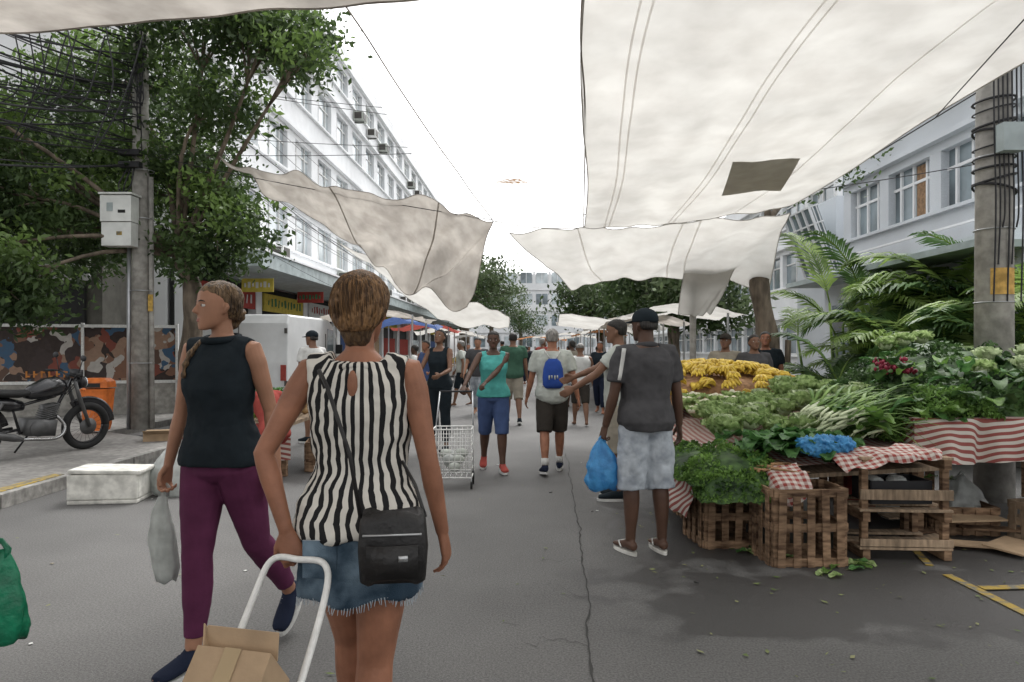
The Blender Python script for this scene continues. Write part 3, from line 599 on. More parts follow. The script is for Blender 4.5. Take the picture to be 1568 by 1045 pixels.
# ---------------------------------------------------------------- purse & trolley
g=MB(); R=[]
for z,w,d in ((-.095,.075,.035),(-.085,.092,.045),(0,.098,.048),(.07,.092,.042),(.095,.085,.030),(.10,.07,.02)):
    R.append([(w*math.copysign(abs(math.cos(q))**.6,math.cos(q)),d*math.copysign(abs(math.sin(q))**.6,math.sin(q)),z+.008*math.sin(q*3)) for q in np.linspace(0,2*pi,25)[:-1]])
V,F=loftgeo([[Vector(p) for p in r] for r in R]); LEATH=pmat('black_leatherette',(.014,.013,.013),r=.48,var=.2,bump=.9,bs=24,spec=.4); g.add(V,F,LEATH)
g.box((0,-.050,-.03),(.14,.012,.09),LEATH); g.box((0,-.052,.045),(.16,.01,.004),METAL); g.box((0.03,-.058,-.02),(.025,.003,.016),METAL)
g.tube([(-.09,0,.08),(-.12,-.0,.26),(-.185,.02,.45),(-.215,.07,.495),(-.20,.17,.40)],.006,LEATH,n=6,ry=.003)
g.tube([(.09,0,.08),(.06,.06,.16),(.02,.12,.22)],.006,LEATH,n=6,ry=.003)
g.obj('black_handbag',loc=(-.335,1.925,.895),rz=.12,smooth=True)
g=MB()
A=Vector((-.72,1.97,.80)); dv=Vector((-.06,-.82,-.66)); sdv=Vector((.21,-.05,0)); Lft=A; Rgt=A+sdv
hp=cr([Lft+dv*1.0,Lft+dv*.45,Lft+dv*.08,Lft+Vector((.02,.02,.035)),A+sdv*.5+Vector((0,.02,.045)),Rgt+Vector((-.02,.02,.035)),Rgt+dv*.08,Rgt+dv*.45,Rgt+dv*1.0],60)
g.tube(hp,.0095,WMETAL,n=10)
for t in (.32,.6,.95): g.tube([Lft+dv*t,Rgt+dv*t],.006,WMETAL,n=8)
ax=A+dv*1.0
g.tube([ax+Vector((-.05,0,-.03)),ax+sdv+Vector((.05,0,-.03))],.007,METAL,n=8)
for q in (ax+Vector((-.05,0,-.04)),ax+sdv+Vector((.05,0,-.04))):
    g.tube([q+Vector((-.012,0,0)),q+Vector((.012,0,0))],.09,RUB,n=24); g.tube([q+Vector((-.014,0,0)),q+Vector((.014,0,0))],.055,WMETAL,n=16)
base=A+dv*.98; g.box(base+sdv*.5+Vector((0,.12,.0)),(.22,.24,.01),WMETAL)
g.obj('hand_trolley',smooth=True)
g=MB(); zax=-dv.normalized(); xax=sdv.normalized(); yax=zax.cross(xax).normalized(); M3=Matrix((xax,yax,zax)).transposed()
if yax.z<0: yax=-yax
cb=A+dv*.47+sdv*.42; cc=cb+yax*.075
g.box(cc,(.20,.13,.42),CARD,M3); top_c=cc+zax*.21
g.box(top_c+yax*.04+zax*.028,(.20,.004,.065),CARD,M3@Matrix.Rotation(.6,3,'X')); g.box(cc+yax*.068,(.045,.003,.42),pmat('packing_tape',(.36,.27,.16),r=.35,var=.05),M3)
g.box(top_c-xax*.10+zax*.03,(.004,.12,.06),CARD,M3@Matrix.Rotation(-.4,3,'Y'))
g.obj('cardboard_box',bevel=.003)
g=MB(); o=Vector((-.62,7.2,0))
def seg(a,b,r=.004,m=METAL): g.tube([o+Vector(a),o+Vector(b)],r,m,n=6)
for x in np.linspace(-.2,.2,8):
    seg((x,-.14,.12),(x,-.16,.62),.004,WMETAL); seg((x,.14,.12),(x,.16,.62),.004,WMETAL); seg((x,-.14,.12),(x,.14,.12),.004,WMETAL)
for z in np.linspace(.12,.62,7):
    k=.14+.02*(z-.12)/.5
    for a,b in (((-.2,-k,z),(.2,-k,z)),((-.2,k,z),(.2,k,z)),((-.2,-k,z),(-.2,k,z)),((.2,-k,z),(.2,k,z))): seg(a,b,.004 if .13<z<.61 else .008,WMETAL)
for x in(-.2,.2):
    seg((x,.15,.06),(x,.18,.62),.008); seg((x,.18,.62),(x*.9,.40,.98),.009)
    g.tube([o+Vector((x-.012,.15,.07)),o+Vector((x+.012,.15,.07))],.07,RUB,n=18); g.tube([o+Vector((x-.010,-.12,.04)),o+Vector((x+.010,-.12,.04))],.04,RUB,n=14)
    seg((x,-.14,.12),(x,-.12,.04),.006)
seg((-.18,.40,.98),(.18,.40,.98),.012,BLACKP)
for k in range(7): g.ell(o+Vector((random.uniform(-.12,.12),random.uniform(-.08,.08),random.uniform(.18,.42))),(.07,.05,.05),random.choice((BAGW,C_TEE,C_KHAKI)))
g.obj('wire_shopping_cart',smooth=True)
# ---------------------------------------------------------------- ground
g=MB(); g.grid(patch([[(-250,-20,0),(0,-20,0),(250,-20,0)],[(-250,400,0),(0,400,0),(250,400,0)]],30,30),ASPH); g.obj('asphalt_road')
def slab(name,pts,z0,z1,m):
    n=len(pts); V=[(x,y,z0) for x,y in pts]+[(x,y,z1) for x,y in pts]
    MB().add(V,[tuple(range(n,2*n))]+[(i,(i+1)%n,n+(i+1)%n,n+i) for i in range(n)],m).obj(name)
slab('pavement',[(-60,-5),(-4.85,-5),(-4.75,9.8),(-6.55,11.0),(-4.7,70),(-60,70)],0,.12,WALK)
slab('pavement',[(6.0,-5),(60,-5),(60,70),(7.6,70),(6.2,8)],0,.12,WALK)
g=MB()
for i in range(12): g.box((-4.77+.008*i,-3+i*1.08,.065),(.14,1.05,.135),KERB,-.006)
for y0 in (5.6,6.68): g.box((-4.77,y0,.1355),(.13,1.0,.012),YEL,-.006)
g.obj('kerb',bevel=.012)
g=MB(); y=1.4; x=.24; L=[]
while y<9.5:
    L.append((x+.02*noise.noise(Vector((y*3,0,0)))+.03*noise.noise(Vector((y*1.1,5,0)))+.012*noise.noise(Vector((y*9,2,0))),y)); y+=.04; x=.24+.085*(y-1.5)*.9 if y<5.5 else x+.002
V=[];F=[]
for i,(a,b) in enumerate(L):
    w=.003+.010*abs(noise.noise(Vector((b*5,9,0)))); V+=[(a-w,b,.0045),(a+w,b,.0045)]
    if i: F.append((2*i-2,2*i-1,2*i+1,2*i))
g.add(V,F,CRK)
for k in range(9):
    i0=14+k*17; a,b=L[i0]; V=[];F=[]; sg=random.choice((-1,1)); hv=random.uniform(.008,.028)
    for i in range(16):
        xx=a+sg*i*hv; yy=b+.14*noise.noise(Vector((i*.22,k,3)))+i*.02*random.choice((0,1)); V+=[(xx,yy-.002,.0048),(xx,yy+.002,.0048)]
        if i: F.append((2*i-2,2*i-1,2*i+1,2*i))
    g.add(V,F,CRK)
g.obj('asphalt_crack')
g=MB(); g.box((2.80,4.0,.006),(.06,.75,.004),YEL,.03); g.box((3.0,4.13,.0105),(.34,.06,.004),YEL,.06); g.box((2.85,4.75,.006),(.05,.4,.004),YEL,-.3); g.obj('yellow_road_marking')
P=np.stack([rng.uniform(.8,4.5,260),rng.uniform(3.0,6.5,260),np.full(260,.006)],1); pts2=np.stack([rng.uniform(-5,4,70),rng.uniform(1.8,9,70),np.full(70,.006)],1); P=np.vstack([P,pts2])
V=leaves(P,.045,.5,0); V[:,:,2]=P[:,None,2]+rng.uniform(0,.006,(len(P),4)); LITG=pmat('litter_green',(.12,.19,.05),var=.4,sc=4,c2=(.24,.24,.12))
quadmesh('leaf_litter',V,LITG)
g=MB()
for k in range(34): g.box((random.uniform(-4,4),random.uniform(2.2,9),.006),(random.uniform(.008,.03),random.uniform(.008,.02),.003),random.choice((C_WHITE,C_KHAKI,DARK)),random.random()*3)
g.obj('paper_litter')
# ---------------------------------------------------------------- tarps
def tarp(name,ctrl,nu,nv,m,amp=.03,fr=1.2,seams=(),sm=None,fold=0,seamw=.016,seamm=None):
    G=patch(ctrl,nu,nv)
    for i in range(nu):
        for j in range(nv):
            p=G[i,j]; u=i/(nu-1); v=j/(nv-1)
            G[i,j,2]+=amp*(noise.noise(Vector((p[0]*fr,p[1]*fr*.6,p[2])))+.35*noise.noise(Vector((p[0]*fr*3.3,p[1]*fr*1.2,3))))+fold*(noise.noise(Vector((u*9+v*2,v*1.2,7))))
    e=empty(name); mb=MB(); mb.grid(G,m); mb.obj('sheet',e,smooth=True)
    h=MB()
    for row in (G[:,0],G[:,-1],G[0,:],G[-1,:]): h.tube([Vector(p)+Vector((0,0,-.002)) for p in row],.006,sm or m,n=6)
    for a in seams:
        k=int(a*(nu-1)); w=G[k,:]; nx=Vector((seamw,0,0)); VV=[];FF=[]
        for i,p in enumerate(w):
            p=Vector(p)+Vector((0,0,-.005)); VV+=[p-nx,p+nx]
            if i: FF.append((2*i-2,2*i-1,2*i+1,2*i))
        h.add(VV,FF,seamm or m)
    h.obj('hems_and_seams',e,smooth=True); return G
Lc=[(.99,9.3,3.10),(.80,7.2,3.22),(.58,5.6,3.36),(.44,4.2,3.58),(.3,1.0,3.75),(.2,-2,3.8)]
Rc=[(3.55,8.6,3.28),(3.75,7.4,3.42),(3.85,6.2,3.58),(3.9,4.6,3.66),(4.3,1.0,3.8),(4.5,-2,3.8)]
rows=[]
for a,b in zip(Lc,Rc):
    a=Vector(a);b=Vector(b); rows.append([tuple(a.lerp(b,t)+Vector((0,0,-.12*4*t*(1-t)*.6))) for t in (0,.25,.5,.75,1)])
GA=tarp('canvas_tarp',rows,90,110,TARP,.02,seams=(.11,.13,.42,.44,.74),fold=.045,seamw=.008,seamm=TARPS)
tarp('canvas_tarp',[[(-.26,9.4,3.22),(.41,9.35,3.09),(.975,9.3,3.10)],[(-.83,6.0,3.49),(-.1,5.8,3.36),(.60,5.6,3.37)],[(-1.04,4.2,3.58),(-.3,4.2,3.52),(.43,4.2,3.59)],[(-1.5,1,3.75),(-.6,1,3.7),(.29,1,3.76)],[(-1.8,-2,3.8),(-.8,-2,3.75),(.19,-2,3.81)]],30,60,TARPB,.03,sm=TARPD)
tarp('canvas_tarp',[[(-.04,9.6,3.09),(1.94,9.4,3.14),(3.63,8.9,3.24)],[(.5,10.6,2.75),(2.0,10.5,2.85),(4.0,10.3,3.0)],[(1.0,11.5,2.48),(2.2,11.5,2.66),(4.3,11.4,2.50)]],60,30,TARP,.06,seams=(.25,.62,.68),fold=.09,seamw=.012,seamm=TARPS)
tarp('canvas_tarp',[[(2.85,11.2,2.85),(3.3,11.1,2.88),(3.65,11.0,2.9)],[(2.8,11.3,2.45),(3.2,11.2,2.4),(3.5,11.1,2.5)],[(2.75,11.3,2.05),(3.0,11.2,2.02),(3.25,11.1,2.05)]],20,18,TARP,.05,fold=.05)
tarp('canvas_tarp',[[(-4.5,10.5,4.38),(-3.3,10.2,4.0),(-2.3,9.9,3.78),(-1.1,9.6,3.45),(-.26,9.4,3.22)],[(-4.2,10.6,4.2),(-3.1,10.8,3.65),(-2.2,10.8,3.15),(-1.35,10.4,2.85),(-.45,9.8,2.7)],[(-4.0,10.9,4.0),(-2.9,11.1,3.35),(-2.2,11.0,2.85),(-1.6,10.7,2.40),(-.66,10.0,2.12)]],70,40,TARPD,.10,seams=(.42,.78),fold=.20,seamw=.012)
tarp('canvas_tarp',[[(-3.3,13,3.5),(-1.8,13,2.75),(-.8,13,2.35),(-.05,13,2.05)],[(-3.0,13.6,3.25),(-1.9,13.6,2.5),(-.9,13.6,2.1),(-.05,13.6,1.95)],[(-2.8,14,3.1),(-1.9,14,2.35),(-1.1,14,1.95),(-.1,14,1.9)]],40,18,TARP,.08,fold=.08)
tarp('canvas_tarp',[[(-6.5,4.6,3.42),(-3.07,4.15,3.37),(-1.6,3.85,3.335),(-.45,3.62,3.31)],[(-6.5,2.5,3.5),(-3.0,2.4,3.3),(-1.5,2.3,3.35),(-.2,2.2,3.45)],[(-6.5,-1,3.5),(-3.0,-1,3.4),(-1.5,-1,3.4),(0,-1,3.5)]],50,30,TARPD,.02,fold=.03)
def zA(x,y):
    d=(GA[:,:,0]-x)**2+(GA[:,:,1]-y)**2; k=np.unravel_index(d.argmin(),d.shape); return GA[k][2]
g=MB(); cs=[(2.38,7.75),(3.05,7.75),(2.85,6.75),(2.15,6.65)]; V=[];n=8
for i in range(n):
    for j in range(n):
        a=i/(n-1);b=j/(n-1); x=(cs[0][0]*(1-a)+cs[1][0]*a)*(1-b)+(cs[3][0]*(1-a)+cs[2][0]*a)*b; y=(cs[0][1]*(1-a)+cs[1][1]*a)*(1-b)+(cs[3][1]*(1-a)+cs[2][1]*a)*b
        V.append((x,y,zA(x,y)-.02))
g.add(V,[(i*n+j,(i+1)*n+j,(i+1)*n+j+1,i*n+j+1) for i in range(n-1) for j in range(n-1)],TARPP); g.obj('tarp_repair_patch',smooth=True)
g=MB(); V=[(0,7.15,3.21)]+[(0+.16*math.cos(q)*(1+.3*math.sin(3*q)),7.15+.12*math.sin(q),3.21) for q in np.linspace(0,2*pi,17)[:-1]]; g.add(V,[(0,1+j,1+(j+1)%16) for j in range(16)],RUST); g.obj('rust_stained_patch')
# ---------------------------------------------------------------- cables
def cable(mb,a,b,sag,r=.008,n=14,m=None):
    a=Vector(a);b=Vector(b); mb.tube([a.lerp(b,t)+Vector((0,0,-sag*4*t*(1-t))) for t in np.linspace(0,1,n)],r,m or CABLE,n=5)
g=MB(); cable(g,(-.26,9.4,3.23),(6,8.2,3.75),.12,.006); cable(g,(-.26,9.4,3.23),(-6.2,11.3,4.7),.05,.006); cable(g,(3.55,8.6,3.28),(4.6,6.5,4.0),.0,.008)
cable(g,(2.6,2.2,3.56),(3.85,6.2,3.56),0,.005); g.obj('tarp_guy_ropes')
g=MB(); pt=Vector((-6.2,11.4,0))
for k in range(40):
    z=random.uniform(4.4,6.8); cable(g,pt+Vector((random.uniform(-.15,.15),-.2,z)),(-7.2-random.uniform(0,3.5),1+random.random()*4,z+random.uniform(-.6,1.6)),random.uniform(.15,.8),random.choice((.008,.010,.015)),20)
for k in range(10):
    z=random.uniform(4.2,7.2); cable(g,pt+Vector((.1,0,z)),(-4.2+random.uniform(-.5,.3),45,z+random.uniform(-.3,.5)),random.uniform(.5,1.3),random.choice((.006,.010)),20)
for k in range(4): cable(g,pt+Vector((.1,0,random.uniform(4.5,7))),(9.5,16+k,7.5),.5,.006)
for k in range(6):
    x0=random.uniform(-8.2,-5.2); g.tube(cr([(x0,9.8,6.2),(x0+.15,9.75,5.2),(x0-.1+random.gauss(0,.3),9.7,4.0+random.random()),(x0+.25,9.8,5.0),(x0+.5,9.9,6.0)],18),.010,CABLE,n=5)
g.obj('overhead_cables')
# ---------------------------------------------------------------- utility poles
e=empty('utility_pole',(-6.2,11.4,.12)); g=MB()
g.tube([(0,0,0),(0,0,4),(0,0,9.5)],[.15,.13,.10],CONC,n=20)
g.obj('shaft',e,smooth=True)
g=MB(); g.tube([(.19,.0,0),(.17,0,4.2)],.04,CONC,n=12); g.tube([(-.16,-.08,0),(-.15,-.08,3.2)],.03,METAL,n=10)
for z in (1.1,2.3,3.5,4.3): g.tube([(math.cos(q)*.19+.02,math.sin(q)*.16,z) for q in np.linspace(0,2*pi,20)],.008,METAL,n=5)
g.obj('conduits',e,smooth=True)
BOXG=pmat('meter_box_grey',(.70,.71,.68),r=.5,var=.05,big=.12,bigs=3)
g=MB(); g.box((-.18,-.30,3.60),(.50,.24,.42),BOXG); g.box((-.18,-.29,3.19),(.48,.22,.38),BOXG); g.box((-.18,-.29,3.84),(.54,.30,.03),BOXG); g.box((-.27,-.423,3.62),(.1,.006,.14),CANOPY); g.box((-.08,-.423,3.55),(.12,.006,.05),DARK); g.box((-.13,-.403,3.2),(.09,.006,.06),YEL)
g.obj('meter_box',e,bevel=.015)
g=MB()
for k in range(9): g.tube(cr([(random.uniform(-.22,.22),-.20,4.3+random.random()*3) for _ in range(4)],12),.010,CABLE,n=5)
for z in (4.35,4.55): g.box((-.05,-.22,z),(.34,.12,.09),BLACKP)
for k in range(3): g.tube(cr([(-.1+.05*k,-.2,4.3),(-.2+.1*k,-.3,4.0),(-.15,-.25,3.85)],8),.012,CABLE,n=5)
g.tube([(-.9,-.1,7.2),(.9,-.1,7.2)],.05,CONC,n=4)
g.obj('cable_fittings',e)
g=MB(); g.box((.19,-.05,2.1),(.075,.02,.28),pmat('yellow_label',(.50,.32,.08),var=.3,sc=20)); g.obj('yellow_label',e)
e=empty('utility_pole',(4.66,6.6,.0)); g=MB(); g.tube([(0,0,0),(0,0,3),(0,0,9)],[.17,.155,.12],CONC,n=20)
for z in (1.9,2.6,3.3): g.tube([(math.cos(q)*.168,math.sin(q)*.168,z) for q in np.linspace(0,2*pi,24)],.005,METAL,n=5)
g.obj('shaft',e,smooth=True)
g=MB(); V=[];F=[]
for j,q in enumerate(np.linspace(pi*1.25,pi*1.70,10)):
    V+=[(math.cos(q)*.168,math.sin(q)*.168,1.97),(math.cos(q)*.168,math.sin(q)*.168,2.22)]
    if j: F.append((2*j-2,2*j,2*j+1,2*j-1))
g.add(V,F,pmat('orange_label',(.50,.31,.09),var=.3,sc=14))
for k in range(9):
    z=2.95+k*.11+random.random()*.05; tl=random.uniform(-.05,.05)
    g.tube([(math.cos(q)*.176,math.sin(q)*.176,z+tl*math.cos(q)) for q in np.linspace(0,2*pi,25)],random.choice((.008,.012)),CABLE,n=5)
for k in range(7): x=-.13+.043*k; g.tube(cr([(x+.01,-.165,1.9+.35*(k%3)),(x+.02,-.18,2.8),(x,-.185,3.6),(x,-.17,5.0)],12),.008,CABLE,n=5)
g.box((-.02,-.24,3.42),(.20,.12,.26),CANOPY); g.obj('cables_and_junction_box',e,smooth=False)
g=MB(); g.tube([(3.02,11.4,0),(3.02,11.4,2.6)],.055,CONC,n=12); g.obj('market_post',smooth=True)
# ---------------------------------------------------------------- left street furniture
OR=pmat('orange_plastic',(.66,.17,.035),r=.5,var=.1,big=.2,bigs=6)
e=empty('orange_litter_bin',(-6.62,10.9,.12),.1); g=MB()
sq=((-1,-.8),(-.8,-1),(.8,-1),(1,-.8),(1,.8),(.8,1),(-.8,1),(-1,.8))
R=[[Vector((sx*w,sy*d,z)) for sx,sy in sq] for z,w,d in ((.04,.15,.12),(.12,.17,.13),(.64,.20,.17),(.70,.21,.18))]
V,F=loftgeo(R); g.add(V,F,OR)
R=[[Vector((sx*w,sy*d,z)) for sx,sy in sq] for z,w,d in ((.72,.22,.19),(.82,.21,.18),(.87,.15,.12))]
V,F=loftgeo(R); g.add(V,F,OR); g.box((0,-.188,.76),(.26,.012,.07),DARK); g.box((0,-.165,.45),(.14,.02,.12),C_WHITE); g.tube([(.0,.14,0),(.0,.14,.86)],.03,METAL,n=8); g.obj('bin_body',e)
g=MB()
for c,d in (((0,0,.02),(.62,.36,.04)),((0,-.165,.16),(.62,.035,.24)),((0,.165,.16),(.62,.035,.24)),((-.293,0,.16),(.035,.295,.24)),((.293,0,.16),(.035,.295,.24))): g.box(c,d,STYRO)
g.box((.02,.0,.30),(.64,.38,.04),STYRO,Matrix.Rotation(.03,3,'Y')); g.obj('styrofoam_box',loc=(-3.85,6.55,.0),rz=.12,bevel=.012)
bag('white_plastic_sack',(-3.38,6.8,.50),.40,.50,BAGW,seed=8,d=.8)
g=MB(); g.box((-.0,0,.13),(.4,.3,.26),CARD); g.box((-.0,-.19,.25),(.38,.14,.005),CARD,Matrix.Rotation(-.5,3,'X')); g.obj('carton',loc=(-5.15,10.0,.0),rz=.3)
def motorbike(loc,rz):
    e=empty('parked_motorcycle',loc,rz); g=MB(); PB=pmat('black_gloss_paint',(.014,.014,.016),r=.22,var=.1,spec=.6); CH=pmat('dull_chrome',(.32,.32,.32),r=.25,metal=1,var=.1)
    GR=pmat('engine_grey',(.10,.10,.10),r=.5,metal=.4,var=.2)
    for wx in (-.66,.66):
        P=[(wx+math.cos(q)*.27,0,.315+math.sin(q)*.27) for q in np.linspace(0,2*pi,41)]; g.tube(P,.045,RUB,n=10,up=(0,1,0))
        P=[(wx+math.cos(q)*.222,0,.315+math.sin(q)*.222) for q in np.linspace(0,2*pi,41)]; g.tube(P,.014,PB,n=8,up=(0,1,0))
        for k in range(20):
            q=2*pi*k/20; g.tube([(wx,.025*(-1)**k,.315),(wx+math.cos(q)*.22,0,.315+math.sin(q)*.22)],.0022,CH,n=4)
        g.tube([(wx,-.05,.315),(wx,.05,.315)],.05,GR,n=14); g.tube([(wx,-.055,.315),(wx,-.045,.315)],.11,GR,n=20)
        P=[(wx+math.cos(q)*.335,0,.315+math.sin(q)*.335) for q in np.linspace(.25 if wx<0 else .1,2.5 if wx<0 else 2.2,14)]; g.tube(P,.06,PB,n=8,ry=.008,up=(0,1,0))
    for s_ in (-1,1):
        g.tube([(.66,s_*.085,.315),(.50,s_*.085,.72),(.44,s_*.085,.92)],[.022,.026,.02],GR,n=10)
        g.tube([(-.66,s_*.09,.315),(-.20,s_*.07,.36)],.018,PB,n=8); g.tube([(-.62,s_*.11,.36),(-.42,s_*.11,.70)],.026,GR,n=10)
        g.tube(cr([(.44,s_*.05,.95),(.42,s_*.18,1.03),(.36,s_*.33,1.04)],10),.012,BLACKP,n=8); g.tube([(.36,s_*.25,1.04),(.33,s_*.37,1.03)],.018,RUB,n=8)
        g.tube([(.40,s_*.20,1.03),(.40,s_*.27,1.20)],.006,BLACKP,n=6); g.ell((.40,s_*.29,1.24),(.015,.06,.04),BLACKP); g.ell((.50,s_*.16,.82),(.03,.03,.02),OR)
    g.tube([(.44,0,.95),(.30,0,.66),(.18,0,.35),(-.15,0,.30),(-.25,0,.62),(.25,0,.74)],.022,PB,n=8); g.tube([(-.25,0,.64),(-.72,0,.70)],.02,PB,n=8)
    def lf(T,m):
        R=[]
        for x,w,z,h in T: R.append([Vector((x,w*math.cos(q),z+h*math.sin(q))) for q in np.linspace(0,2*pi,17)[:-1]])
        V,F=loftgeo(R); g.add(V,F,m)
    lf(((-.12,.06,.78,.05),(-.05,.11,.80,.09),(.1,.14,.84,.13),(.24,.14,.86,.13),(.34,.09,.85,.09),(.38,.03,.84,.04)),PB)
    lf(((-.80,.07,.88,.02),(-.70,.11,.86,.04),(-.45,.12,.81,.05),(-.2,.11,.79,.05),(-.08,.08,.80,.04)),RUB)
    lf(((-.86,.03,.80,.03),(-.6,.09,.72,.06),(-.3,.10,.66,.09),(-.15,.08,.64,.06)),PB)
    g.box((.05,0,.36),(.34,.22,.20),GR,Matrix.Rotation(.1,3,'Y'))
    for k in range(7): g.box((.14+.008*k,0,.47+.026*k),(.18,.17,.010),GR,Matrix.Rotation(-.2,3,'Y'))
    g.box((.17,0,.54),(.12,.12,.2),GR,Matrix.Rotation(-.2,3,'Y')); g.tube([(.0,-.09,.36),(.0,-.135,.36)],.10,GR,n=18)
    g.tube(cr([(.24,-.05,.50),(.33,-.10,.34),(.2,-.14,.22),(-.2,-.15,.25)],16),.02,CH,n=8); g.tube([(-.2,-.15,.25),(-.3,-.16,.28),(-.80,-.16,.40)],[.025,.045,.042],GR,n=12)
    g.tube([(.52,0,.90),(.60,0,.90)],[.09,.075],BLACKP,n=16); g.tube([(.60,0,.90),(.615,0,.90)],.07,GLASSL,n=16); g.box((.50,0,1.02),(.08,.16,.10),BLACKP)
    g.ell((-.88,0,.74),(.03,.06,.035),C_RED); g.box((-.92,0,.60),(.01,.2,.14),C_WHITE); g.tube([(.0,.1,.25),(-.08,.22,.02)],.012,PB,n=6); g.box((-.9,0,.66),(.1,.03,.16),PB)
    for k in range(4): g.tube(cr([(.42,.05*(k-1.5),1.0),(.5,.06*(k-1.5),.95),(.36,.04*(k-1.5),.75)],8),.005,BLACKP,n=5)
    g.obj('motorcycle_body',e,smooth=True)
    for p in e.children: p.rotation_euler[0]=.08
motorbike((-5.98,8.5,.12),1.12)
e=empty('mural_fence'); g=MB(); a=Vector((-11.5,12.9,0)); b=Vector((-7.0,14.3,0)); d=(b-a).normalized(); nrm=Vector((d.y,-d.x,0)); ang=math.atan2(d.y,d.x)
Lr=(b-a).length
for p0,p1 in [(0,1.35),(1.4,2.95),(3.0,4.7)]: c=a+d*((p0+p1)/2); g.box((c.x,c.y,1.35),(p1-p0,.03,1.08),MURAL,ang)
g.obj('printed_panels',e); g=MB()
for p0 in (0,1.375,2.975,4.7): c=a+d*p0+nrm*.02; g.box((c.x,c.y,1.05),(.05,.07,1.86),WMETAL,ang)
for z in (.78,1.92): c=a+d*(Lr/2)+nrm*.03; g.box((c.x,c.y,z),(Lr,.05,.06),WMETAL,ang)
c=a+d*(Lr/2)-nrm*.05; g.box((c.x,c.y,.45),(Lr,.15,.66),CONC,ang); g.obj('frame_and_plinth',e)
TXT=pmat('orange_lettering',(.55,.22,.06)); g=MB()
for ch in range(7):
    c=a+d*(2.0+ch*.13)+nrm*.02; g.box((c.x,c.y,.95),(.03,.012,.13),TXT,ang); g.box((c.x+.03,c.y,.95+.04*((ch%3)-1)),(.06,.012,.03),TXT,ang)
g.obj('lettering',e)
e=empty('white_panel_van',(-5.2,13.0,0),.0); VW=pmat('van_white_paint',(.60,.61,.61),r=.3,var=.04,spec=.5,big=.12,bigs=1); g=MB()
prof=[(0,.35),(0,1.2),(.04,1.95),(.15,2.12),(2.9,2.15),(3.5,1.95),(4.1,1.25),(4.7,1.0),(4.8,.6),(4.75,.35)]
R=[[Vector((x,y,.35+(z-.35)*(1 if abs(x)<.9 else .985))) for y,z in prof] for x in (-.92,-.89,-.80,.80,.89,.92)]
V,F=loftgeo(R); g.add(V,F,VW); g.obj('body',e,bevel=.03)
g=MB()
for s_ in (-1,1):
    for y in (.85,3.85): g.tube([(s_*.72,y,.33),(s_*.94,y,.33)],.33,RUB,n=28); g.tube([(s_*.90,y,.33),(s_*.955,y,.33)],.19,METAL,n=18)
    g.add([(s_*.928,2.75,1.35),(s_*.928,3.8,1.35),(s_*.928,3.42,1.9),(s_*.928,2.8,1.92)],[(0,1,2,3)],GLASS)
    g.box((s_*.925,1.6,1.1),(.02,.012,1.4),DFRAME); g.box((s_*.925,2.65,1.1),(.02,.012,1.4),DFRAME); g.box((s_*.93,2.85,1.12),(.03,.14,.03),BLACKP); g.box((s_*.93,1.3,.62),(.02,2.2,.07),BLACKP)
    g.box((s_*.85,-.015,1.0),(.10,.03,.30),C_RED); g.box((s_*1.02,3.5,1.45),(.16,.07,.22),BLACKP)
g.box((0,-.012,1.15),(.012,.02,1.5),DFRAME); g.box((0,-.05,.45),(1.84,.14,.16),BLACKP)
g.box((.12,-.03,1.1),(.14,.04,.05),BLACKP); g.box((0.0,-.02,.75),(.4,.02,.12),C_TEE)
for z in (.8,1.8):
    for s_ in (-.9,.9): g.box((s_,-.02,z),(.05,.04,.1),DFRAME)
g.obj('wheels_and_trim',e)
# ---------------------------------------------------------------- produce
LET=pmat('lettuce_leaf',(.24,.38,.11),r=.5,var=.3,sc=22,c2=(.52,.66,.30),trans=.4,bump=.5,bs=60)
LET2=pmat('cabbage_pale_leaf',(.46,.58,.30),r=.5,var=.25,sc=16,c2=(.68,.76,.50),trans=.4,bump=.4,bs=50)
KALE=pmat('kale_leaf',(.05,.15,.04),r=.5,var=.4,sc=22,c2=(.12,.27,.08),trans=.3,bump=.5,bs=60)
HERB=pmat('herb_leaf',(.075,.18,.035),r=.5,var=.5,sc=9,c2=(.20,.35,.08),trans=.35)
BROC=pmat('dark_greens',(.035,.085,.03),r=.55,var=.5,sc=9,c2=(.09,.17,.05),trans=.25)
LEEK=pmat('leek_green',(.13,.29,.06),r=.45,var=.4,sc=9,c2=(.32,.48,.15),trans=.25)
LEEKW=pmat('leek_white',(.52,.58,.38),r=.45,var=.2,sc=20)
CAUL=pmat('cauliflower_curd',(.60,.58,.44),r=.8,var=.15,sc=60,bump=.6,bs=90)
BAN=pmat('banana_yellow',(.60,.38,.04),r=.5,var=.35,sc=18,c2=(.74,.54,.08)); RAD=pmat('radish_red',(.22,.02,.045),r=.45,var=.3,sc=20)
ROOT=pmat('root_brown',(.33,.19,.10),var=.3,sc=20,bump=.3)
def leafp(mb,base,az,el,Ln,W,m,bend=.8,ruf=.25,nu=6,nv=5):
    d=Vector((math.cos(az),math.sin(az),0)); s_=Vector((-math.sin(az),math.cos(az),0)); G=np.zeros((nu,nv,3)); p=Vector(base); a=el; ph=random.random()*9
    for i in range(nu):
        u=i/(nu-1); wd=W*(math.sin(pi*(.12+.80*u))**.8)
        for j in range(nv):
            v=-1+2*j/(nv-1); up=Vector((-d.x*math.sin(a),-d.y*math.sin(a),math.cos(a)))
            G[i,j]=p+s_*(v*wd)+up*(wd*.35*v*v+ruf*W*math.sin(ph+v*7+u*9)*abs(v))
        p=p+(d*math.cos(a)+Vector((0,0,math.sin(a))))*(Ln/(nu-1)); a-=bend/(nu-1)
    mb.grid(G,m)
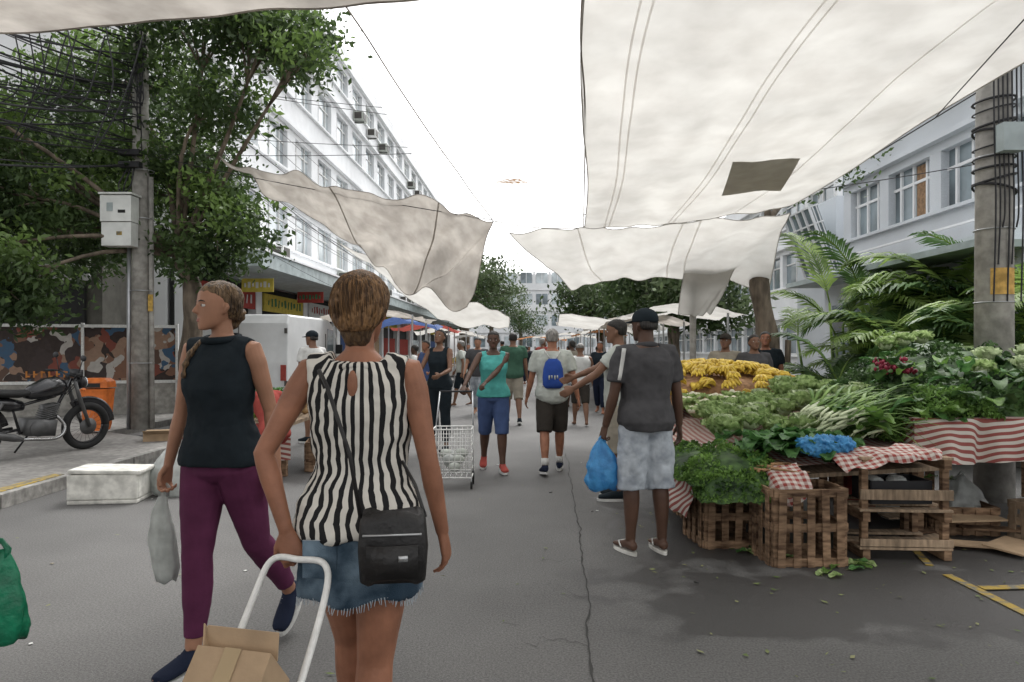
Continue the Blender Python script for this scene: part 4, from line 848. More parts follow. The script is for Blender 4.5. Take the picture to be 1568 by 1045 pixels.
def lettuce(mb,c,r,m,n=18,core=None):
    mb.ell((c[0],c[1],c[2]),(r*.6,r*.6,r*.55),core or m,12,8)
    for i in range(n):
        k=i/n; leafp(mb,(c[0],c[1],c[2]-r*.35),i*2.4+random.random()*.4,.15+1.15*k,r*(1.3-.3*k),r*.62,m if k<.6 else (core or m),bend=-.9+.2*k,ruf=.34,nu=7,nv=7)
def mound(x0,x1,y0,y1,z0,z1,n):
    x=rng.uniform(x0,x1,n); y=rng.uniform(y0,y1,n); t=rng.uniform(0,1,n)**.6; u=(x-x0)/(x1-x0); v=(y-y0)/(y1-y0)
    h=(np.clip(np.sin(pi*u),0,1)*np.clip(np.sin(pi*v),0,1))**.35; b=.8+.2*np.sin(x*13)*np.sin(y*11+1)
    return np.stack([x,y,z0+(z1-z0)*h*b*t],1)
def mesa(mb,specs,m):
    for x0,x1,y0,y1,z0,z1 in specs:
        G=np.zeros((14,14,3))
        for i in range(14):
            for j in range(14):
                u=i/13;v=j/13;h=(max(math.sin(pi*u),0)*max(math.sin(pi*v),0))**.35; G[i,j]=(x0+(x1-x0)*u,y0+(y1-y0)*v,z0+(z1-z0)*h*.72+.02*noise.noise(Vector((u*8,v*8,x0))))
        mb.grid(G,m)
e=empty('parsley_bunches'); sp=[(1.25,1.95,4.72,5.5,.50,.78),(1.20,1.65,4.9,6.0,.50,.74),(1.30,1.78,4.66,4.98,.40,.68)]
quadmesh('leaves',leaves(np.vstack([mound(*s_,n) for s_,n in zip(sp,(8000,5500,3200))]),.036,.6,-.3),HERB,e); g=MB(); mesa(g,sp,BROC); g.obj('inner_mass',e,smooth=True)
g=MB()
for k in range(80): leafp(g,(random.uniform(1.75,2.4),random.uniform(4.98,5.5),random.uniform(.68,.78)),random.uniform(-2.8,-.4),random.uniform(.1,.6),random.uniform(.18,.28),random.uniform(.06,.09),KALE,bend=.9,ruf=.2)
g.obj('collard_greens',smooth=True)
g=MB()
for yi in range(6):
    for xi in range(8):
        x=1.72+xi*.225+random.gauss(0,.03)+(yi%2)*.09; y=5.55+yi*.26+random.gauss(0,.03)
        if x>3.35 or (x<2.35 and yi>3) or (x<1.95 and yi>2) or (x>2.45 and yi<2): continue
        z=.80+.035*yi+.03*math.sin(xi*2+yi)+(.10 if x>2.5 else 0)+.03*random.random(); r=random.uniform(.12,.175)
        pale=random.random()<.5; lettuce(g,(x,y,z),r,LET,15,LET2 if pale else LET)
g.obj('lettuce_heads',smooth=True)
g=MB()
for (x,y,z) in [(1.75,6.45,.86),(1.9,6.65,.90),(2.05,6.85,.94),(1.85,6.95,.95),(2.15,6.7,.93),(1.72,6.8,.92),(2.25,6.95,.97)]:
    for k in range(16):
        q=random.random()*2*pi; r=random.random()**.5*.085; g.ell((x+r*math.cos(q),y+r*math.sin(q),z+.05-.4*r),(.03,.03,.028),CAUL,8,6)
    for k in range(9): leafp(g,(x,y,z-.06),k*.7,.4,.17,.07,LET,bend=-.9)
g.obj('cauliflowers',smooth=True)
g=MB()
for k in range(120):
    x=random.uniform(2.35,2.85); y=random.uniform(5.15,5.75); z=.80+random.uniform(0,.16)
    az=random.gauss(.45,.24); L=random.uniform(.55,.9); d=Vector((math.cos(az),math.sin(az),random.uniform(.18,.5))).normalized(); s0=Vector((x,y,z))
    P=[s0+d*L*t+Vector((0,0,-.28*L*t*t)) for t in (0,.10,.22)]; g.tube(P,[.011,.012,.010],LEEKW,n=6)
    for q in range(4):
        dd=(d+Vector((random.gauss(0,.16),random.gauss(0,.16),random.gauss(.05,.12)))).normalized(); cv=random.uniform(.15,.6)
        P2=[P[2]+dd*(L*.8*t)+Vector((0,0,-cv*L*t*t)) for t in (0,.35,.7,1)]; g.tube(P2,[.011,.018,.014,.003],LEEK,n=6,ry=[.006,.004,.003,.001])
    for q in range(3): g.tube([s0,s0-d*.05+Vector((random.gauss(0,.015),random.gauss(0,.015),-.02))],[.003,.001],LEEKW,n=4)
g.obj('leeks_and_spring_onions',smooth=True)
e=empty('banana_bunches'); g=MB(); mesa(g,[(1.55,3.1,7.1,8.6,.86,1.34)],ROOT); g.obj('pile_core',e,smooth=True); g=MB()
for k in range(210):
    u=random.random(); v=random.random(); h=(math.sin(pi*u)*math.sin(pi*v))**.35
    c=Vector((1.55+1.55*u,7.1+1.5*v,.88+.36*h+.03*random.random())); rz=random.random()*6.28
    for b in range(6):
        az=rz+(b-3)*.17; d=Vector((math.cos(az),math.sin(az),0)); P=[c+d*(t*.17)+Vector((0,0,.05*math.sin(t*pi)+.02*(b%2))) for t in (0,.12,.4,.75,.95,1.0)]; g.tube(P,[.006,.014,.020,.019,.010,.004],BAN,n=6)
g.obj('bananas',e,smooth=True)
e=empty('leafy_vegetable_display')
sp=[(3.1,4.7,5.25,6.3,.93,1.28),(3.4,5.1,6.0,7.2,1.08,1.58),(2.8,3.5,5.9,6.9,.85,1.20)]
quadmesh('dark_greens',leaves(np.vstack([mound(*s_,n) for s_,n in zip(sp,(11000,11000,7000))]),.05,.6,-.2),BROC,e); g=MB(); mesa(g,sp,BROC); g.obj('inner_mass',e,smooth=True)
quadmesh('herb_bunches',leaves(np.vstack([mound(3.1,3.7,5.12,5.6,.92,1.22,3500),mound(2.6,3.2,5.3,5.9,.76,.96,2800),mound(4.0,4.8,5.12,5.8,.95,1.34,4200),mound(2.9,3.4,5.2,5.6,.74,.98,2500)]),.042,.5,-.3),HERB,e)
g=MB()
for k in range(110): leafp(g,(random.uniform(3.1,4.7),random.uniform(5.15,6.4),random.uniform(1.0,1.34)),random.uniform(-2.8,-.3),random.uniform(.2,1.1),random.uniform(.15,.25),random.uniform(.04,.07),random.choice((KALE,BROC,HERB)),bend=1.3)
for k in range(50): leafp(g,(random.uniform(2.6,3.3),random.uniform(5.05,5.8),random.uniform(.82,.98)),random.uniform(-2.8,-.3),random.uniform(.2,1.1),random.uniform(.15,.25),random.uniform(.04,.07),random.choice((KALE,HERB)),bend=1.3)
g.obj('loose_leaves',e,smooth=True)
g=MB()
for (x,y,z) in [(3.85,5.6,1.30),(4.0,5.75,1.40),(4.3,5.7,1.42),(4.1,5.45,1.33),(3.5,6.4,1.50),(3.9,6.5,1.56),(3.7,6.45,1.54)]: lettuce(g,(x,y,z),.11,LET2 if x>3.95 else LET,14,LET2)
g.obj('white_cabbages',e,smooth=True)
g=MB()
for q in range(6):
    cx,cy,cz=3.30+.09*(q%3),6.0+.12*(q//3),1.24+.05*(q%2)
    for k in range(22): g.ell((random.gauss(cx,.035),random.gauss(cy,.035),cz+random.uniform(0,.08)),(.015,.015,.019),RAD,7,5)
    for k in range(7): leafp(g,(cx,cy+.05,cz+.03),random.uniform(.4,2.7),.7,.16,.03,KALE,bend=1.0)
g.obj('radish_bunches',e,smooth=True)
g=MB()
for k in range(50): c=Vector((random.uniform(1.65,1.95),random.uniform(4.72,5.0),.58+random.random()*.06)); g.tube([c,c+Vector((random.gauss(.1,.03),random.gauss(0,.05),.0))],[.013,.003],ROOT,n=6)
g.obj('root_vegetables',smooth=True)
def crate(name,loc,rz,w,d,h,m=WOOD):
    g=MB()
    for sx in(-1,1):
        for sy in(-1,1): g.box((sx*(w/2-.02),sy*(d/2-.02),h/2),(.04,.04,h),m)
    for f,(L_,off,ax) in enumerate(((w,-d/2,'x'),(w,d/2,'x'),(d,-w/2,'y'),(d,w/2,'y'))):
        nn=max(3,int(L_/.092))
        for z in (.03,h*.5,h-.03):
            s_=.012*(1 if off>0 else -1)
            if ax=='x': g.box((0,off+s_*.5,z),(L_,.012,.055),m)
            else: g.box((off+s_*.5,0,z),(.012,L_,.055),m)
        for k in range(nn):
            t=-L_/2+L_*(k+.5)/nn+random.gauss(0,.004); o_=off+(.018 if off>0 else -.018)
            hh=h*random.uniform(.92,1.0); R=Matrix.Rotation(random.gauss(0,.015),3,'Y' if ax=='x' else 'X')
            if ax=='x': g.box((t,o_,hh/2),(.052,.010,hh),m,R)
            else: g.box((o_,t,hh/2),(.010,.052,hh),m,R)
    g.box((0,0,.012),(w-.03,d-.03,.012),m); return g.obj(name,loc=loc,rz=rz,bevel=.002)
crate('wooden_crate',(1.58,5.2,0),.08,.40,.45,.46); crate('wooden_crate',(1.98,4.72,0),.05,.50,.34,.52)
crate('wooden_crate',(1.70,5.9,0),.1,.45,.5,.5); crate('wooden_crate',(4.1,5.1,0),.2,.5,.4,.30,WOODL); crate('wooden_crate',(3.55,5.5,0),-.1,.5,.35,.22,WOOD); crate('wooden_crate',(4.25,5.15,.31),.1,.5,.35,.28,WOOD)
g=MB()
for z in (.04,.30,.66):
    for yy in (-.2,0,.2): g.box((random.gauss(0,.01),yy,z+.04),(.62,.09,.018),WOODL,random.gauss(0,.02))
    for xx in (-.27,.27): g.box((xx,0,z),(.05,.5,.07),WOOD)
for xx in (-.27,.27):
    for yy in (-.2,.2): g.box((xx,yy,.35),(.045,.045,.68),WOOD)
g.box((0,-.24,.45),(.62,.015,.07),WOODL); g.box((0,-.24,.12),(.62,.015,.05),WOODL)
g.obj('pallet_stand',loc=(2.72,4.92,0),rz=-.06,bevel=.002)
g=MB()
for s_ in(-1,1): g.box((0,s_*.13,.09),(.42,.012,.16),BLACKP); g.box((s_*.21,0,.09),(.012,.26,.16),BLACKP)
g.box((0,0,.012),(.42,.26,.01),BLACKP)
for k in range(8): g.ell((random.uniform(-.15,.15),random.uniform(-.08,.08),.14),(.06,.05,.04),BAGW,8,6)
g.obj('plastic_crate',loc=(2.72,4.9,.36))
e=empty('vegetable_stall'); g=MB()
def sheet(ctrl,nu,nv,m,amp,fr,mb):
    G=patch(ctrl,nu,nv)
    for i in range(nu):
        for j in range(nv): p=G[i,j]; G[i,j]+=np.array((amp*noise.noise(Vector((p[0]*fr,p[2]*fr,1))),amp*noise.noise(Vector((p[0]*fr,p[1]*fr,5))),amp*.5*noise.noise(Vector((p[0]*fr,p[1]*fr,p[2]*fr)))))
    mb.grid(G,m)
V=[(1.35,4.95,.50),(3.1,4.95,.60),(3.3,8.4,.86),(1.6,8.4,.80)]; V=V+[(x,y,z-.03) for x,y,z in V]
g.add(V,[(0,1,2,3),(7,6,5,4),(0,4,5,1),(1,5,6,2),(2,6,7,3),(3,7,4,0)],WOODL)
for x,y,z in ((1.5,5.6,.5),(3.0,5.2,.56),(3.2,8.2,.8),(1.7,8.2,.75),(3.1,6.8,.7),(1.6,6.8,.6)): g.box((x,y,z/2-.01),(.06,.06,z),WOOD)
g.obj('table_boards',e)
g=MB()
sheet([[(1.36,4.95,.52),(1.9,4.86,.60),(2.5,4.84,.66),(3.05,4.86,.72)],[(1.36,5.3,.56),(1.9,5.3,.62),(2.5,5.3,.68),(3.1,5.3,.72)],[(1.40,6.2,.62),(2,6.2,.70),(2.6,6.2,.74),(3.2,6.2,.78)],[(1.6,8.4,.83),(2.2,8.4,.85),(2.7,8.4,.86),(3.3,8.4,.88)]],50,50,CL_GING,.05,4,g)
sheet([[(1.68,4.88,.62),(1.85,4.80,.64),(2.02,4.80,.64)],[(1.70,4.78,.55),(1.86,4.66,.56),(2.04,4.66,.58)],[(1.78,4.70,.44),(1.88,4.60,.40),(2.02,4.62,.48)]],24,20,CL_GING,.08,9,g)
sheet([[(2.2,5.0,.72),(2.6,4.85,.76),(3.0,4.85,.76)],[(2.25,4.80,.70),(2.6,4.66,.74),(2.95,4.70,.74)],[(2.3,4.72,.60),(2.45,4.62,.66),(2.9,4.66,.70)]],24,20,CL_GING,.07,8,g)
sheet([[(1.33,4.95,.55),(1.30,5.6,.58),(1.34,6.4,.62),(1.5,7.6,.75)],[(1.28,4.95,.36),(1.24,5.6,.4),(1.28,6.4,.40),(1.45,7.6,.5)],[(1.27,5.05,.20),(1.22,5.6,.22),(1.27,6.4,.2),(1.44,7.6,.3)]],40,14,CL_STR,.08,5,g)
g.obj('gingham_cloths',e,smooth=True)
e=empty('side_vegetable_stall'); g=MB()
g.box((4.1,6.0,.90),(2.1,1.7,.03),WOODL)
for x in (3.15,4.1,5.05):
    for y in (5.3,6.7): g.box((x,y,.44),(.06,.06,.88),WOOD)
g.box((4.2,6.6,1.05),(1.8,.8,.03),WOODL); g.obj('table_boards',e)
g=MB(); xs=np.linspace(3.02,5.2,22)
P=[[(x,5.12+.02*math.sin(x*9),.93) for x in xs],[(x,5.10+.05*math.sin(x*11)+.02*math.sin(x*27),.80) for x in xs],[(x,5.08+.07*math.sin(x*11+.3)+.03*math.sin(x*29),.62+.03*math.sin(x*5)) for x in xs]]
g.grid(patch(P,110,14),CL_STR); P=[[(3.02,5.12,.93),(3.02,5.9,.93),(3.02,6.7,.93)],[(3.0,5.10,.64),(3.03,5.9,.66),(3.0,6.7,.65)]]; g.grid(patch(P,30,8),CL_STR)
P=[[(3.03,5.12,.93),(4,5.12,.93),(5.2,5.12,.93)],[(3.03,6.8,.93),(4,6.8,.93),(5.2,6.8,.93)]]; g.grid(patch(P,10,10),CL_STR); g.obj('striped_cloth',e,smooth=True)
g=MB()
for k in range(12): g.ell((random.uniform(-.16,.16),random.uniform(-.06,.06),random.uniform(.02,.08)),(random.uniform(.05,.09),random.uniform(.04,.07),.05),BAGB)
o=volume('crumpled_blue_bag',g,None,.007,it=2,disp=.06,dsz=.025); o.location=(2.22,4.90,.71)
g=MB()
for (x,y,z,w,d,r,m) in [(3.05,5.05,.035,.45,.16,.4,WOODL),(3.3,4.95,.04,.5,.12,-.3,CARD),(3.0,5.25,.05,.5,.10,.1,WOOD),(3.6,4.9,.04,.4,.25,.6,CARD),(3.75,5.2,.08,.6,.10,-.2,WOOD),(3.3,5.5,.12,.7,.12,.2,WOODL),(3.5,5.3,.16,.5,.3,.1,CARD)]: g.box((x,y,z),(w,d,.012),m,Matrix.Rotation(r,3,'Z')@Matrix.Rotation(.06,3,'X'))
g.obj('broken_planks_and_cardboard')
g=MB()
for (x,y,z) in [(3.9,4.75,.02),(4.1,4.6,.02),(1.75,4.85,.01),(2.3,4.55,.01),(4.3,4.9,.03),(3.3,5.7,.3),(3.6,5.8,.35),(2.1,4.5,.01)]:
    for k in range(5): leafp(g,(x+random.gauss(0,.08),y+random.gauss(0,.08),z),random.random()*6.3,.2,.11,.032,random.choice((HERB,KALE,LET)),bend=.5)
g.obj('discarded_leaves',smooth=True)
for (x,y,z,m) in [(3.35,5.85,.42,BAGW),(3.75,5.7,.40,BAGW),(3.2,6.2,.45,C_RED)]: bag('stuffed_plastic_sack',(x,y,z),.4,z,m,seed=int(x*10),d=.8)
e=empty('fruit_stall'); g=MB(); g.box((-3.1,8.4,.6),(1.2,1.4,.04),WOODL)
for x in (-3.6,-2.6):
    for y in (7.8,9.0): g.box((x,y,.29),(.06,.06,.58),WOOD)
g.obj('table',e); g=MB(); FR=[pmat('fruit_orange',(.55,.25,.06)),pmat('fruit_red',(.32,.06,.04)),pmat('fruit_green',(.2,.30,.07)),pmat('fruit_brown',(.3,.19,.09))]
for k in range(220): x=random.uniform(-3.6,-2.6); g.ell((x,random.uniform(7.8,9.0),.66+random.random()*.14),(.04,.04,.042),FR[int((x+3.6)*3.9)%4],10,7)
for k in range(9):
    c=(-2.78+random.gauss(0,.1),8.0+random.gauss(0,.15),.80); g.ell(c,(.055,.055,.09),FR[3],10,8)
    for q in range(9): leafp(g,(c[0],c[1],c[2]+.08),q*.7,1.1,.16,.018,KALE,bend=.8,nu=4,nv=3)
g.obj('fruit',e,smooth=True); g=MB(); P=[[(x,7.68+.03*math.sin(x*12),.62) for x in np.linspace(-3.7,-2.5,9)],[(x,7.66+.05*math.sin(x*12),.2) for x in np.linspace(-3.7,-2.5,9)]]; g.grid(patch(P,50,8),CL_STR); g.obj('cloth',e,smooth=True)
crate('wooden_crate',(-2.25,8.3,0),.2,.45,.4,.35)
def farstall(x,y,w,tm,ht=2.25,l=2.5):
    e=empty('market_stall',(x,y,0)); g=MB(); g.box((0,0,.8),(w,l,.05),WOODL); g.box((0,-l/2-.02,.55),(w,.02,.5),random.choice((CL_STR,C_NAVY,C_WHITE)))
    for sx in(-1,1):
        for sy in(-1,1): g.tube([(sx*w/2,sy*l/2,0),(sx*w/2,sy*l/2,ht)],.025,METAL,n=6)
    g.obj('frame',e); G=patch([[(-w*.65,-l*.6,ht-.05),(0,-l*.6,ht+.12),(w*.65,-l*.6,ht-.1)],[(-w*.65,0,ht-.12),(0,0,ht+.08),(w*.65,0,ht-.16)],[(-w*.65,l*.6,ht-.05),(0,l*.6,ht+.12),(w*.65,l*.6,ht-.05)]],12,10)
    for i in range(12):
        for j in range(10): G[i,j,2]+=.12*noise.noise(Vector((i*.4+x,j*.4+y,0)))
    g=MB(); g.grid(G,tm); g.obj('canopy',e,smooth=True)
    g=MB(); m=random.choice(FR+[LET,BAN])
    for k in range(90): g.ell((random.uniform(-w/2,w/2),random.uniform(-l/2,l/2),.86+random.random()*.12),(.06,.06,.06),random.choice((m,m,LET)),8,5)
    g.obj('produce',e,smooth=True)
TO=pmat('orange_tarp',(.50,.22,.09),trans=.4); TB=pmat('blue_tarp',(.08,.13,.30),trans=.4); TR=pmat('red_tarp',(.34,.08,.065),trans=.4)
for x,y,w,m in [(-3.2,17,1.8,TARPD),(-3.4,22,1.6,TB),(-3.2,26,1.8,TR),(-3,31,2,TARP),(-2.8,37,2,TARP),(3.5,15,1.7,TARP),(3.7,19.5,1.8,TARPD),(3.9,24,2,TARP),(4.2,29,2,TARP),(4.4,35,2,TO),(3.2,41,3,TARP),(-2.4,44,2,TARP),(5,47,3,TARP),(2.0,50,3,TO)]: farstall(x,y,w,m)
tarp('canvas_tarp',[[(1.2,17,2.35),(2.6,17,2.2),(4.2,17,2.5)],[(1.4,21,2.2),(2.6,21,2.1),(4.4,21,2.35)],[(1.6,25,2.4),(2.8,25,2.3),(4.6,25,2.5)]],20,20,TARP,.1)
# ---------------------------------------------------------------- buildings
def facade(name,x0,y0,y1,side,ht,floors,bay,wm,gm,fm,depth=12,slope=.035,ac=0,mull=2,pier=.35,frm=.06):
    e=empty(name,(x0+slope*y0,y0,0),-math.atan(slope)); L_=y1-y0; g=MB()
    g.box((-side*(depth/2+.35),L_/2,ht/2),(depth,L_,ht),wm)
    z=floors[0][2]; bands=[]
    for f in floors: bands.append((z,f[0])); z=f[1]
    bands.append((z,ht+.5))
    for a,b in bands: g.box((-side*.14,L_/2,(a+b)/2),(.28,L_,b-a),wm)
    nb=int(L_/bay); gl=MB(); fr=MB(); acs=MB()
    for f in floors:
        zc=(f[0]+f[1])/2; h=f[1]-f[0]
        gl.box((-side*.22,L_/2,zc),(.04,L_-.02,h-.002),gm)
        fr.box((side*.06,L_/2,f[0]-.05),(.12,L_,.08),wm)
        fr.box((side*.10,L_/2,f[1]+.28),(.20,L_,.12),wm)
        for k in range(nb+1):
            y=min(max(k*bay,.2),L_-.2); g.box((-side*.14,y,zc),(.276,pier,h-.004),wm)
            if k<nb:
                for q in range(1,mull+1): fr.box((-side*.17,y+bay*q/(mull+1),zc),(.06,frm,h-.006),fm)
                fr.box((-side*.175,y+bay/2,zc+h*.18),(.05,bay-pier,frm),fm); fr.box((-side*.175,y+bay/2,f[0]+.035),(.05,bay-pier,.06),fm)
                if ac and random.random()<.35: fr.box((-side*.195,y+bay*.3,zc),(.02,bay*.5,h-.02),random.choice((WHITEB,GLASS,C_TEE)))
                if random.random()<ac:
                    yy=y+bay*random.choice((.3,.6)); acs.box((side*.30,yy,f[0]-.42),(.55,.75,.48),fm if random.random()<.4 else C_TEE); acs.box((side*.585,yy,f[0]-.42),(.02,.6,.36),DFRAME); acs.box((side*.30,yy-.385,f[0]-.42),(.4,.015,.36),DFRAME); acs.box((side*.25,yy,f[0]-.70),(.6,.06,.05),DFRAME)
    g.obj('walls',e); gl.obj('glazing',e); fr.obj('frames_and_ledges',e)
    if ac: acs.obj('air_conditioners',e,bevel=.01)
    return e,L_
e,L_=facade('white_office_building',-10.2,19.5,82,1,17,[(5.6,7.2,4.0),(8.8,10.4),(12.0,13.6),(14.9,16.2)],3.0,WHITEB,GLASSL,FRAME,ac=.42,mull=2,pier=.9)
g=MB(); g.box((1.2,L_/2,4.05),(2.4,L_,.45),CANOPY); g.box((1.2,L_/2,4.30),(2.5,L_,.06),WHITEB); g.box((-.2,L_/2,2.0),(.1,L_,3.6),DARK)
for k in range(0,int(L_),5): g.box((.0,k+.3,2),(.3,.5,3.8),WHITEB)
g.obj('street_canopy',e)
g=MB(); SG=[pmat('sign_red',(.32,.05,.04),var=.15),pmat('sign_yellow',(.50,.40,.07),var=.15),pmat('sign_white',(.55,.55,.55),var=.08),pmat('sign_green',(.06,.18,.09),var=.15)]
for k in range(11):
    y=2.9+k*5; m=SG[k%4]; g.box((.10,y,3.2),(.08,4.2,.65),m)
    for q in range(11): g.box((.15,y-1.7+q*.34,3.2+.02*(q%3)),(.02,.06+.10*((q*7)%3)/2,.30 if (q*5)%4 else .18),SG[(k+2)%4],Matrix.Rotation(.2*((q%3)-1),3,'X'))
    g.box((1.5,y-1,3.45),(1.0,.06,.42),SG[(k*3+1)%4])
    for q in range(7): g.box((1.12+q*.125,y-1.04,3.45+.01*(q%3)),(.05+.03*(q%2),.02,.13+.05*((q*3)%2)),SG[(k+2)%4])
    g.box((.0,y,1.6),(.1,3.6,1.2),random.choice((C_RED,CARD,GLASSL,C_BLUE)))
g.obj('shop_signs',e)
e,L_=facade('pale_office_building',10.0,9.5,21.0,-1,6.9,[(4.75,6.15,0)],2.3,BLUEB,GLASS,WHITEB,depth=14,mull=3,pier=.45,slope=.01,frm=.07)
g=MB(); g.box((-.05,L_/2,7.42),(.5,L_+.3,.14),WHITEB); g.box((-.32,L_/2,4.2),(.05,L_,.05),WHITEB)
for k in range(3): g.box((-.30,2+3.6*k,1.6),(.08,1.6,2.4),DFRAME)
for k in (1,3): g.box((.19,k*2.3+.8,5.45),(.02,.5,1.3),pmat('curtain_ochre',(.26,.16,.09),var=.3,sc=12))
g.obj('cornice_and_doors',e)
g=MB(); Mx=Matrix.Rotation(-.35,3,'Y'); c=Vector((10.0,22.8,5.0)); g.box(c,(.25,2.0,2.2),GLASS,Mx)
for k in range(5): g.box(c+Mx@Vector((-.15,-1.0+.5*k,0)),(.08,.06,2.2),WHITEB,Mx); g.box(c+Mx@Vector((0,-1.02,-1.1+.55*k)),(.28,.04,.05),WHITEB,Mx)
for k in range(5): g.box(c+Mx@Vector((-.155,0,-1.1+.55*k)),(.07,2.0,.05),WHITEB,Mx)
for k in range(2): g.box(c+Mx@Vector((-.06+.12*k,-1.025,0)),(.03,.04,2.2),WHITEB,Mx)
g.box((11.4,23.5,3.2),(1.9,3.0,6.4),BLUEB); g.obj('slanted_window_bay')
facade('grey_apartment_building',11.5,26,80,-1,9,[(1.2,2.6,0),(4.3,5.8),(7.0,8.4)],3,WHITEB,GLASS,FRAME,depth=12,mull=1)
g=MB(); g.box((8.4,12.5,1.6),(2.6,6,3.2),BLUEB); g.box((6.9,12.5,2.9),(1.2,6.4,.1),CANOPY); g.box((7.06,11,1.3),(.06,2,2.2),DFRAME); g.box((7.06,14,1.3),(.06,2,2.2),GLASS); g.obj('low_shop_annex')
e=empty('far_white_building',(11,96,0)); g=MB(); g.box((0,6,6),(34,12,12),WHITEB)
for fz in range(4):
    g.box((0,-.12,1.2+3*fz),(34,.24,.9),WHITEB)
    for k in range(15):
        g.box((-15.6+2.2*k,-.03,2.5+3*fz),(1.6,.06,1.5),GLASSL if (k+fz)%3 else GLASS); g.box((-15.6+2.2*k,-.08,2.5+3*fz),(.07,.05,1.5),WHITEB)
        g.box((-16.7+2.2*k,-.10,2.5+3*fz),(.3,.2,1.7),WHITEB)
g.obj('body',e)
e=empty('dark_shop_building',(-17,17.5,0)); BG=pmat('dark_wall',(.12,.115,.10),var=.2,sc=3,big=.3); g=MB(); g.box((0,5,3.6),(13,10,7.2),BG)  # shop wall has a dark grey-beige base colour, mottled by noise
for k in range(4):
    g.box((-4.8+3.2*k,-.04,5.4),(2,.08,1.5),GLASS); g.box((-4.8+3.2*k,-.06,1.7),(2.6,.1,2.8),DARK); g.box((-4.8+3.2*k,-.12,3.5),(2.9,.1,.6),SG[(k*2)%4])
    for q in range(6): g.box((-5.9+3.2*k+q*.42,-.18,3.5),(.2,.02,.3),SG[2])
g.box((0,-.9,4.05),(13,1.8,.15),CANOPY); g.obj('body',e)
# ---------------------------------------------------------------- trees
def tree(name,trunk,limbs,blobs,mats,leaf=.11,per=150,clr=.28,tr=.22,lt=.30):
    e=empty(name); g=MB(); g.tube(cr(trunk,14),list(np.linspace(tr,tr*.6,14)*(1+.12*np.sin(np.arange(14)*1.7))),BARK,n=12)
    tp=Vector(trunk[-1])
    for (c,r,n) in blobs:
        c=Vector(c); mid=tp.lerp(c,.5)+Vector((random.gauss(0,.2),random.gauss(0,.2),.25)); g.tube(cr([tp,mid,c],9),list(np.linspace(tr*lt,.015,9)),BARK,n=7)
        for q in range(5):
            d=Vector((random.gauss(0,1),random.gauss(0,1),random.gauss(0,1))).normalized(); g.tube(cr([mid.lerp(c,.5),c+Vector((d.x*r[0]*.4,d.y*r[1]*.4,d.z*r[2]*.4)),c+Vector((d.x*r[0]*.9,d.y*r[1]*.9,d.z*r[2]*.9))],6),[.022,.018,.015,.012,.009,.005],BARK,n=5)
    for l in limbs: g.tube(cr(l,10),list(np.linspace(tr*lt,.02,10)),BARK,n=7)
    g.obj('trunk_and_limbs',e,smooth=True); PP=[];MI=[]
    for (c,r,n) in blobs:
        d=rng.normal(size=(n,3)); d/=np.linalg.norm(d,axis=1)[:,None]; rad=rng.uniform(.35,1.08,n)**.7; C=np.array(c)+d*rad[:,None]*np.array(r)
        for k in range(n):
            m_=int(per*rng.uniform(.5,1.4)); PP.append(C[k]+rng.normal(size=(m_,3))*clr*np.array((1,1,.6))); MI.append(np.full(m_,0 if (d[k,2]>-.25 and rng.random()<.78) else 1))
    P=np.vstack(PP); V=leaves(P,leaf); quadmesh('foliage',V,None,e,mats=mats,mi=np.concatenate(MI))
tree('street_tree',[(-5.55,11.9,0),(-5.6,11.9,1.2),(-5.5,11.8,2.4),(-5.8,11.9,3.1)],[],
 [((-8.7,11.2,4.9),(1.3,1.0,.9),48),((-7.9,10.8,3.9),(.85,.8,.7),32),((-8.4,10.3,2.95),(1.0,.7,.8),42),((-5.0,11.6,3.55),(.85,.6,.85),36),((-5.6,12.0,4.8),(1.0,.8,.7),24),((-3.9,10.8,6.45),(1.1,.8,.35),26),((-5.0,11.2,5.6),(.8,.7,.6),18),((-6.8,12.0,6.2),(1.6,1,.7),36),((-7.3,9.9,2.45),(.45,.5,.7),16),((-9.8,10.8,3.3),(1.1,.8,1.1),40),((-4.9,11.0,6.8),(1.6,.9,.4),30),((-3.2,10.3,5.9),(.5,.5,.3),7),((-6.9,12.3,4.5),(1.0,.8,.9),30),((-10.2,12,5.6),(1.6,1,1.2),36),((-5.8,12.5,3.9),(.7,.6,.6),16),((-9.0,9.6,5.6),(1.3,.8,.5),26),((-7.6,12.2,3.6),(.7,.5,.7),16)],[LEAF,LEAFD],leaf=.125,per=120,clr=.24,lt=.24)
tree('street_tree',[(-12,15.5,0),(-12,15.5,2),(-11.6,15.3,3.5)],[],[((-11,15.5,5.5),(3,1.2,1.8),60),((-8.5,15.5,6.5),(2,1.2,1.6),40),((-9.5,15.6,4.0),(2.2,.8,1.2),34)],[LEAFD,LEAFD],leaf=.17,per=100,clr=.34,lt=.25)
tree('street_tree',[(4.15,11.2,0),(4.2,11.2,1.5),(4.05,11.2,2.6),(4.3,11.5,3.6)],[],[((4.7,13,5.2),(1.8,1.5,1.0),24),((6.3,15,5.6),(1.2,1.2,.8),12)],[LEAFD,LEAFD],leaf=.13,per=110,clr=.3,tr=.20)
g=MB(); g.tube([(4.4,11,0),(4.45,11,1.6)],.05,BARK,n=8); g.obj('leaning_plank')
for (x,y,h,r,n) in [(-3.2,46,8.5,3.2,70),(-4.5,60,10,3.5,60),(6.3,27,5.6,2.6,80),(4.6,36,5.6,2.2,50),(-2.5,80,10,4,60),(8,50,8,3.5,60),(1.0,85,7,3,30)]:
    tree('street_tree',[(x,y,0),(x+.1,y,h*.3),(x,y,h*.6)],[],[((x,y,h*.72),(r,r,h*.22),n),((x+r*.4,y-.5,h*.55),(r*.7,r*.6,h*.16),n//3)],[LEAFFAR,LEAFD],leaf=.30,per=60,clr=.5,tr=.3)
